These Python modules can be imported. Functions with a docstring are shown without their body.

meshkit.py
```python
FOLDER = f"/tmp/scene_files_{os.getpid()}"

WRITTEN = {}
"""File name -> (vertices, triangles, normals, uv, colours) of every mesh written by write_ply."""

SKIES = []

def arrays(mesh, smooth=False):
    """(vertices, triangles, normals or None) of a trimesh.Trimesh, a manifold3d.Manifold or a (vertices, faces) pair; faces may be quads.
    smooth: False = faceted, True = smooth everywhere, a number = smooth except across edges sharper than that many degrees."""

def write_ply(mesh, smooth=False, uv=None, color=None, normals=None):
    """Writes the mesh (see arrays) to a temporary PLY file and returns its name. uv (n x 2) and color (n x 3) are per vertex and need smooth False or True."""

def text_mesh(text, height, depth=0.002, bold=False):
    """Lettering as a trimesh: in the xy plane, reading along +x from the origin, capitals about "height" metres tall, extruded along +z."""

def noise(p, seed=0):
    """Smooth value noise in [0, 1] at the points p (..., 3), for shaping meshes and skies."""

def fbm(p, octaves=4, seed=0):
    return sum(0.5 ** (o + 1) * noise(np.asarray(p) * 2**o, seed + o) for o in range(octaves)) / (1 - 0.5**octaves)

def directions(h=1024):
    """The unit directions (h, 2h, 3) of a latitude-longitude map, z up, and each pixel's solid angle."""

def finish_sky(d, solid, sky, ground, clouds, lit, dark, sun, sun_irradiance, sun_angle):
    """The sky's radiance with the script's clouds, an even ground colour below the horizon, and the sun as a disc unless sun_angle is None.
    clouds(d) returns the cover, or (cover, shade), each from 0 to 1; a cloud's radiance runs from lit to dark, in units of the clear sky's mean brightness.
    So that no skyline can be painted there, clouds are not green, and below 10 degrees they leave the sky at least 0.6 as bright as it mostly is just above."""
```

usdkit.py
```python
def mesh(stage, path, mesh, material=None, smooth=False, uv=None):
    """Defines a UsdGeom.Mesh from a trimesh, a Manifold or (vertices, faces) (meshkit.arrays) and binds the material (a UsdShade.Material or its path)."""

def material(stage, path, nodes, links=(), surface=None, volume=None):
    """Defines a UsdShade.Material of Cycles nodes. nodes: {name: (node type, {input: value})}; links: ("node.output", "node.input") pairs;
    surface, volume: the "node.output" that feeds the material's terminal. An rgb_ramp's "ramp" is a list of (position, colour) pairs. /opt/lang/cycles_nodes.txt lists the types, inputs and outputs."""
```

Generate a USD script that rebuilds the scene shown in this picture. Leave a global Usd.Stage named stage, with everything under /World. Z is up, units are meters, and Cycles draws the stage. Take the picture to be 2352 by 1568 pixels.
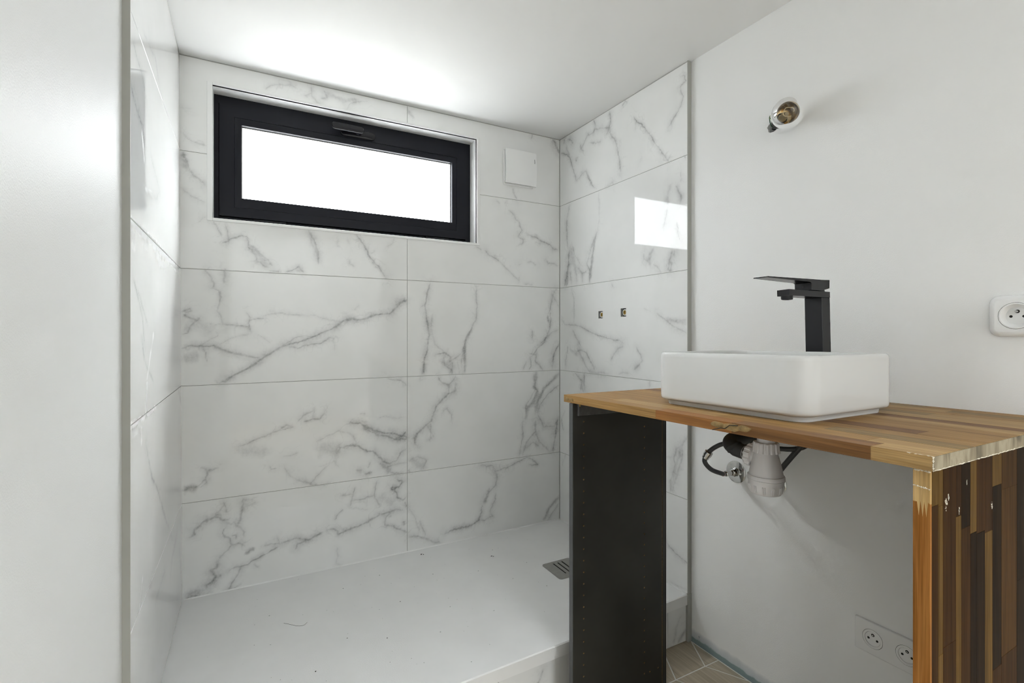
import math, random
import numpy as np
import trimesh
from scipy.spatial import ConvexHull
from shapely.geometry import Polygon, box as sbox
from shapely import affinity
import manifold3d as m3
from pxr import Usd, UsdGeom, UsdLux, UsdShade, Gf, Sdf, Vt
import usdkit, meshkit

random.seed(5)
RNG = np.random.default_rng(5)
stage = Usd.Stage.CreateInMemory()
UsdGeom.SetStageUpAxis(stage, UsdGeom.Tokens.z)
UsdGeom.SetStageMetersPerUnit(stage, 1.0)
UsdGeom.Xform.Define(stage, '/World')
UsdGeom.Scope.Define(stage, '/World/Looks')

# ------------------------------------------------------------------ camera, light, exposure
H = 1.07                     # camera height
FPX, YAW, CY = 1128.0, 28.48, 766.7
cam = UsdGeom.Camera.Define(stage, '/World/camera')
cam.CreateHorizontalApertureAttr(36.0)
cam.CreateFocalLengthAttr(36.0 * FPX / 2352)
cam.CreateVerticalApertureOffsetAttr(-(784 - CY) / 2352 * 36.0)
cam.CreateClippingRangeAttr(Gf.Vec2f(0.02, 100))
cam.CreateFStopAttr(0.0)
cam.CreateExposureAttr(0.55)
cam.AddTranslateOp().Set(Gf.Vec3d(0, 0, H))
cam.AddRotateZOp().Set(-YAW)
cam.AddRotateXOp().Set(90.0)
# overcast daylight: reaches the room through the frosted window pane
dome = UsdLux.DomeLight.Define(stage, '/World/sky')
dome.CreateColorAttr(Gf.Vec3f(1.0, 0.985, 0.96))
dome.CreateIntensityAttr(6.6)
SKYM = usdkit.material(stage, '/World/Looks/overcast_sky', {
    'c': ('geometry', {}), 'x': ('separate_xyz', {}), 'm': ('map_range', {'from_min': 0.0, 'from_max': 1.0, 'to_min': 0.0, 'to_max': 1.0, 'clamp': True}),
    'r': ('rgb_ramp', {'ramp': [(0.0, tuple(0.34*k for k in (.95, .985, 1.0))), (1.0, tuple(1.0*k for k in (.95, .985, 1.0)))]}), 'b': ('background_shader', {'strength': 6.6})},
    [('c.position', 'x.vector'), ('x.z', 'm.value'), ('m.result', 'r.fac'), ('r.color', 'b.color')], surface='b.background')
UsdShade.MaterialBindingAPI.Apply(dome.GetPrim()).Bind(SKYM)
# unseen fill light added in the made-up hallway behind the camera
lamp = UsdLux.RectLight.Define(stage, '/World/hall_lamp')
lamp.CreateWidthAttr(.7); lamp.CreateHeightAttr(.35); lamp.CreateIntensityAttr(58.0); lamp.CreateColorAttr(Gf.Vec3f(.95, .985, 1.0))
lamp.AddTranslateOp().Set(Gf.Vec3d(.6, -1.75, 2.41))
WINDOW_GLOW = 9.0           # radiance of the frosted pane, lit from outside by the sky

# ------------------------------------------------------------------ helpers
_n = {}
def numbered(parent, name):
    k = _n.get((parent, name), 0); _n[(parent, name)] = k + 1
    return f'{parent}/{name}' + (f'_{k:03d}' if k else '')
def keys(prim, **kw):
    for k, v in kw.items():
        if v: prim.SetCustomDataByKey(k, v)
def thing(name, label, cat, group=None):
    x = UsdGeom.Xform.Define(stage, numbered('/World', name)).GetPrim()
    keys(x, label=label, category=cat, group=group); return x
def setting(name, label=None):
    x = UsdGeom.Xform.Define(stage, numbered('/World', name)).GetPrim()
    keys(x, kind='structure', label=label); return x
def part(parent, name, mesh, mat, label=None, kind=None, smooth=False, prim=None):
    p = numbered(str(parent.GetPath()) if parent else '/World', name)
    g = usdkit.mesh(stage, p, mesh, mat, smooth=smooth)
    if prim:
        api = UsdGeom.PrimvarsAPI(g)
        for k, a in prim.items():
            api.CreatePrimvar(k, Sdf.ValueTypeNames.FloatArray, 'vertex').Set(Vt.FloatArray.FromNumpy(np.asarray(a, np.float32)))
    keys(g.GetPrim(), label=label, kind=kind)
    return g.GetPrim()
cat = trimesh.util.concatenate
def bx(x0, x1, y0, y1, z0, z1, ch=0.0):
    c, h = np.array([(x0+x1)/2, (y0+y1)/2, (z0+z1)/2]), np.array([abs(x1-x0), abs(y1-y0), abs(z1-z0)])/2
    if ch <= 0:
        b = trimesh.creation.box(extents=h*2); b.apply_translation(c); return b
    pts = []
    for s in np.ndindex(2, 2, 2):
        sg = np.array(s)*2-1
        for k in range(3):
            o = h - ch; o[k] = h[k]; pts.append(c + sg*o)
    return trimesh.Trimesh(np.array(pts), process=False).convex_hull
def xform(mesh, R=None, t=None):
    m = mesh.copy()
    if R is not None: m.vertices = m.vertices @ np.asarray(R).T
    if t is not None: m.vertices = m.vertices + np.asarray(t)
    return m
def frame(d, up=(0, 0, 1)):
    d = np.asarray(d, float); d /= np.linalg.norm(d)
    up = np.asarray(up, float)
    if abs(d @ up) > .95: up = np.array([1., 0, 0])
    a = np.cross(up, d); a /= np.linalg.norm(a); b = np.cross(d, a)
    return np.stack([a, b, d], 1)        # columns: local x, y, z(=d)
def lathe(profile, origin=(0, 0, 0), axis=(0, 0, 1), n=40):
    """profile: (radius, height along the axis)"""
    P = np.array(profile, float); k = len(P)
    a = np.linspace(0, 2*np.pi, n, endpoint=False)
    v = np.stack([P[:, None, 0]*np.cos(a), P[:, None, 0]*np.sin(a), np.repeat(P[:, None, 1], n, 1)], -1).reshape(-1, 3)
    f = []
    for i in range(k-1):
        for j in range(n):
            q = (j+1) % n; f += [(i*n+j, i*n+q, (i+1)*n+q), (i*n+j, (i+1)*n+q, (i+1)*n+j)]
    m = trimesh.Trimesh(v, np.array(f), process=True)
    m.update_faces(m.nondegenerate_faces())
    return xform(m, frame(axis), origin)
def spline(pts, n=10):
    P = np.array(pts, float); P = np.vstack([2*P[0]-P[1], P, 2*P[-1]-P[-2]]); out = []
    for i in range(1, len(P)-2):
        for t in np.linspace(0, 1, n, endpoint=False):
            a, b, c, d = P[i-1], P[i], P[i+1], P[i+2]
            out.append(.5*((2*b)+(-a+c)*t+(2*a-5*b+4*c-d)*t*t+(-a+3*b-3*c+d)*t**3))
    return np.array(out + [P[-2]])
def tube(path, r, n=16, caps=True):
    P = np.array(path, float); T = np.gradient(P, axis=0); T /= np.linalg.norm(T, axis=1)[:, None]
    r = np.broadcast_to(np.asarray(r, float), (len(P),))
    A = frame(T[0])[:, 0]; v = []
    a = np.linspace(0, 2*np.pi, n, endpoint=False)
    for p, t, rr in zip(P, T, r):
        A = A - t*(A @ t); A /= np.linalg.norm(A); B = np.cross(t, A)
        v.append(p + rr*(np.cos(a)[:, None]*A + np.sin(a)[:, None]*B))
    v = np.vstack(v); f = []
    for i in range(len(P)-1):
        for j in range(n):
            q = (j+1) % n; f += [(i*n+j, i*n+q, (i+1)*n+q), (i*n+j, (i+1)*n+q, (i+1)*n+j)]
    if caps:
        v = np.vstack([v, P[0], P[-1]]); k = len(v)
        for j in range(n):
            q = (j+1) % n; f += [(k-2, q, j), (k-1, (len(P)-1)*n+j, (len(P)-1)*n+q)]
    return trimesh.Trimesh(v, np.array(f), process=False)
def extrude(poly, h, R=None, t=None):
    return xform(trimesh.creation.extrude_polygon(poly, h, engine='earcut'), R, t)
def rrect(w, h, r, n=8):
    return sbox(-w/2+r, -h/2+r, w/2-r, h/2-r).buffer(r, quad_segs=n)
def ring(x0, x1, y0, y1, R, n=12):
    pts = []
    for cx, cy, a0 in ((x1-R, y1-R, 0), (x0+R, y1-R, 90), (x0+R, y0+R, 180), (x1-R, y0+R, 270)):
        for k in range(n+1):
            a = math.radians(a0+90*k/n); pts.append((cx+R*math.cos(a), cy+R*math.sin(a)))
    return np.array(pts)
def loft(rings, cap0=True, cap1=True):
    n = len(rings[0]); v = np.vstack(rings); f = []
    for i in range(len(rings)-1):
        for j in range(n):
            q = (j+1) % n; f += [(i*n+j, i*n+q, (i+1)*n+q), (i*n+j, (i+1)*n+q, (i+1)*n+j)]
    if cap0:
        v = np.vstack([v, rings[0].mean(0)]); f += [(len(v)-1, (j+1) % n, j) for j in range(n)]
    if cap1:
        o = (len(rings)-1)*n; v = np.vstack([v, rings[-1].mean(0)]); f += [(len(v)-1, o+j, o+(j+1) % n) for j in range(n)]
    return trimesh.Trimesh(v, np.array(f), process=False)
def tm(m):        # manifold -> trimesh
    g = m.to_mesh(); return trimesh.Trimesh(g.vert_properties[:, :3], g.tri_verts, process=False)
def mf(t):
    t = t.copy(); t.merge_vertices()
    return m3.Manifold(m3.Mesh(np.asarray(t.vertices, np.float32), np.asarray(t.faces, np.uint32)))

# ------------------------------------------------------------------ materials
def mat(name, nodes, links=(), surface='p.BSDF'):
    return usdkit.material(stage, f'/World/Looks/{name}', nodes, links, surface=surface)
def plain(name, col, rough=.5, metal=0.0, noise=0.0, scale=20, bump=0.0, bscale=300, **kw):
    nodes = {'g': ('geometry', {}), 'p': ('principled_bsdf', {'base_color': col, 'roughness': rough, 'metallic': metal, **kw})}
    links = []
    if noise:
        c = np.array(col)
        nodes['n'] = ('noise_texture', {'scale': scale, 'detail': 4})
        nodes['r'] = ('rgb_ramp', {'ramp': [(0.3, tuple(c*(1-noise))), (0.7, tuple(np.minimum(c*(1+noise), 1)))]})
        links += [('g.position', 'n.vector'), ('n.fac', 'r.fac'), ('r.color', 'p.base_color')]
    if bump:
        nodes['bn'] = ('noise_texture', {'scale': bscale, 'detail': 3})
        nodes['b'] = ('bump', {'strength': bump, 'distance': 0.001})
        links += [('g.position', 'bn.vector'), ('bn.fac', 'b.height'), ('b.normal', 'p.normal')]
    return mat(name, nodes, links)
def wood(name, dark, light, axis, rough=.4, streak=1.0, bump=.15, spec=.35):
    sc = [70.0, 70.0, 70.0]; sc[axis] = 3.0
    sf = [420.0, 420.0, 420.0]; sf[axis] = 9.0
    return mat(name, {
        'g': ('geometry', {}), 'o': ('object_info', {}),
        'k': ('math', {'math_type': 'multiply', 'value2': 37.0}),
        'cx': ('combine_xyz', {}),
        'ad': ('vector_math', {'math_type': 'add'}),
        'm1': ('mapping', {'scale': tuple(sc)}), 'm2': ('mapping', {'scale': tuple(sf)}),
        'n1': ('noise_texture', {'scale': 1.0, 'detail': 4, 'roughness': .6, 'distortion': .6}),
        'n2': ('noise_texture', {'scale': 1.0, 'detail': 3}),
        'r1': ('rgb_ramp', {'ramp': [(.28, dark), (.5, tuple((np.array(dark)+np.array(light))/2)), (.72, light)]}),
        'r2': ('rgb_ramp', {'ramp': [(.35, (1-.35*streak,)*3), (.6, (1, 1, 1))]}),
        'mx': ('mix_color', {'blend_type': 'multiply', 'fac': .8}),
        'b': ('bump', {'strength': bump, 'distance': .0006}),
        'p': ('principled_bsdf', {'roughness': rough, 'specular_ior_level': spec})},
        [('o.random', 'k.value1'), ('k.value', 'cx.x'), ('k.value', 'cx.y'), ('k.value', 'cx.z'),
         ('g.position', 'ad.vector1'), ('cx.vector', 'ad.vector2'),
         ('ad.vector', 'm1.vector'), ('ad.vector', 'm2.vector'), ('m1.vector', 'n1.vector'), ('m2.vector', 'n2.vector'),
         ('n1.fac', 'r1.fac'), ('n2.fac', 'r2.fac'), ('r1.color', 'mx.a'), ('r2.color', 'mx.b'), ('mx.result', 'p.base_color'),
         ('n2.fac', 'b.height'), ('b.normal', 'p.normal')])

PAINT = plain('white_wall_paint', (.898, .903, .898), 0.47, bump=.35, bscale=420)
CEIL = plain('ceiling_paint', (.91, .913, .908), .7, bump=.1, bscale=400)
MARBLE = mat('marble_tile', {
    'g': ('geometry', {}), 'a': ('attribute', {'attribute': 'vein'}), 's': ('attribute', {'attribute': 'smear'}),
    'n': ('noise_texture', {'scale': 5.0, 'detail': 5}),
    'r': ('rgb_ramp', {'ramp': [(.35, (.845, .852, .84)), (.6, (.885, .89, .88))]}),
    'n2': ('noise_texture', {'scale': 110.0, 'detail': 4, 'roughness': .6}), 'm2': ('map_range', {'from_min': .3, 'from_max': .7, 'to_min': .65, 'to_max': 1.3, 'clamp': True}),
    'vm': ('math', {'math_type': 'multiply'}), 'vc': ('clamp', {}),
    'mv': ('mix_color', {'blend_type': 'mix', 'b': (.31, .313, .316)}),
    'ms': ('mix_color', {'blend_type': 'mix', 'b': (.93, .93, .94)}),
    'ro': ('map_range', {'from_min': 0.0, 'from_max': 1.0, 'to_min': .035, 'to_max': .6}),
    'p': ('principled_bsdf', {'ior': 1.5})},
    [('g.position', 'n.vector'), ('n.fac', 'r.fac'), ('r.color', 'mv.a'), ('g.position', 'n2.vector'), ('n2.fac', 'm2.value'), ('a.fac', 'vm.value1'), ('m2.result', 'vm.value2'), ('vm.value', 'vc.value'), ('vc.result', 'mv.fac'), ('mv.result', 'ms.a'), ('s.fac', 'ms.fac'),
     ('ms.result', 'p.base_color'), ('s.fac', 'ro.value'), ('ro.result', 'p.roughness')])
GROUT = plain('grey_tile_grout', (.42, .42, .40), .8)
TRIMW = plain('white_trim', (.86, .868, .86), .35)
TRIM_SHADED = plain('shaded_edge_trim', (.44, .445, .41), .4)  # shaded look of the edge strips put into their base colour
TRAY = plain('white_resin_tray', (.90, .903, .898), .42, noise=.02, scale=9, bump=.25, bscale=260)
BLACK = plain('black_aluminium', (.0075, .0085, .0135), .42, bump=.1, bscale=900, specular_ior_level=.22)
BLACKG = plain('black_gloss', (.009, .009, .012), .16, specular_ior_level=.28)
GASKET = plain('grey_gasket', (.35, .35, .34), .35)
STEEL = plain('brushed_steel', (.50, .49, .47), .3, metal=1.0, noise=.06, scale=60)
CHROME = plain('chrome', (.60, .60, .59), .13, metal=1.0)
BRASS = plain('brass', (.42, .29, .09), .35, metal=.8)
DARK = plain('dark_void', (.015, .014, .012), .9)
CERAMIC = plain('white_ceramic', (.72, .722, .71), .06)
PVC = plain('white_plastic', (.90, .905, .90), .28)
SOCK = plain('socket_plastic', (.88, .885, .88), .22)
GREYPVC = plain('grey_plastic', (.80, .785, .79), .30)
RUBBER = plain('black_rubber', (.035, .036, .036), .55, noise=.15, scale=90)
HOSE = plain('dark_braided_hose', (.045, .046, .048), .45, bump=.6, bscale=900)
TAP = plain('matt_black_tap', (.009, .009, .011), .24, specular_ior_level=.3)
CHIP = plain('raw_chipboard', (.30, .18, .07), .9, noise=.35, scale=400)
PANEL = plain('black_board', (.027, .0265, .0225), .42, noise=.3, scale=7)
EDGEB = plain('dark_grey_edging', (.075, .077, .08), .4, noise=.1, scale=60)
RAIL = plain('dark_steel_rail', (.16, .16, .16), .33, metal=.7, noise=.2, scale=40)
FLOORT = wood('wood_look_floor_tile', (.44, .37, .27), (.60, .53, .41), 1, rough=.5, streak=.6, bump=.05)
FGROUT = plain('pale_floor_grout', (.80, .79, .74), .8)
GRIT = plain('dark_grit', (.03, .03, .028), .9)
GLASSY = mat('frosted_glass_pane', {
    'g': ('geometry', {}), 'n': ('noise_texture', {'scale': 3.0, 'detail': 2}),
    'r': ('rgb_ramp', {'ramp': [(.3, (.93, .97, 1.0)), (.7, (1.0, 1.0, 1.0))]}),
    'p': ('principled_bsdf', {'base_color': (.5, .5, .5), 'roughness': .3, 'emission_strength': WINDOW_GLOW}),
    't': ('transparent_bsdf', {'color': (.97, .985, 1.0)}), 'm': ('mix_closure', {'fac': 0.22})},
    [('g.position', 'n.vector'), ('n.fac', 'r.fac'), ('r.color', 'p.emission_color'), ('t.BSDF', 'm.closure1'), ('p.BSDF', 'm.closure2')], surface='m.closure')
BULB = mat('tinted_bulb_glass', {
    'f': ('fresnel', {'IOR': 1.5}), 't': ('transparent_bsdf', {'color': (.78, .72, .60)}),
    'g': ('glossy_bsdf', {'color': (1, 1, 1), 'roughness': .02}), 'm': ('mix_closure', {})},
    [('f.fac', 'm.fac'), ('t.BSDF', 'm.closure1'), ('g.BSDF', 'm.closure2')], surface='m.closure')
AMBER = mat('amber_mirror', {
    'g': ('geometry', {}), 'n': ('noise_texture', {'scale': 55.0, 'detail': 2, 'distortion': 1.5}),
    'r': ('rgb_ramp', {'ramp': [(.38, (.62, .60, .56)), (.50, (.48, .38, .22)), (.62, (.36, .23, .07))]}),
    'p': ('principled_bsdf', {'metallic': 1.0, 'roughness': .12})},
    [('g.position', 'n.vector'), ('n.fac', 'r.fac'), ('r.color', 'p.base_color')])

# ------------------------------------------------------------------ the room
XL, XR, XW, YB, YR, YL, ZC = -.1945, 1.3506, 1.3678, 1.9994, 1.2082, 1.1747, 2.02
XLW = -.2069
ZT = .1658                                   # top of the shower tray
Y0 = -1.05                                   # rear wall
JZ = [1.6932, 1.2932, .8932, .4932]
XJ = .5906
WIN = (-.1012, .9054, 1.4745, 1.9375)        # window opening
floor = setting('floor')
part(floor, 'grout_bed', bx(XLW-.1, XW+.1, Y0-.1, YB+.1, -.1, -.0009), FGROUT)
room_poly = sbox(XLW+.004, Y0+.004, XW-.006, 1.222)
PW, BH = .1306, .39
for bi in range(-6, 1):
    y0 = 1.0943 + bi*BH; y1 = y0 + BH; up = bi % 2 == 0
    sl = BH/math.tan(math.radians(60.5))
    for k in range(-14, 14):
        xa = 1.3015 + k*PW
        ax = (xa, xa+sl) if up else (xa+sl, xa)
        P = Polygon([(ax[0], y0), (ax[0]+PW, y0), (ax[1]+PW, y1), (ax[1], y1)]).buffer(-.0025, join_style=2).intersection(room_poly)
        if P.is_empty or P.area < 3e-5 or P.geom_type != 'Polygon': continue
        part(floor, 'floor_tile', extrude(P, .012, t=(0, 0, -.012 + RNG.uniform(-.0002, .0002))), FLOORT)
ceiling = part(None, 'ceiling', bx(XLW-.1, XW+.1, Y0-.1, YB+.2, ZC, ZC+.12), CEIL); keys(ceiling, kind='structure')

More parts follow.
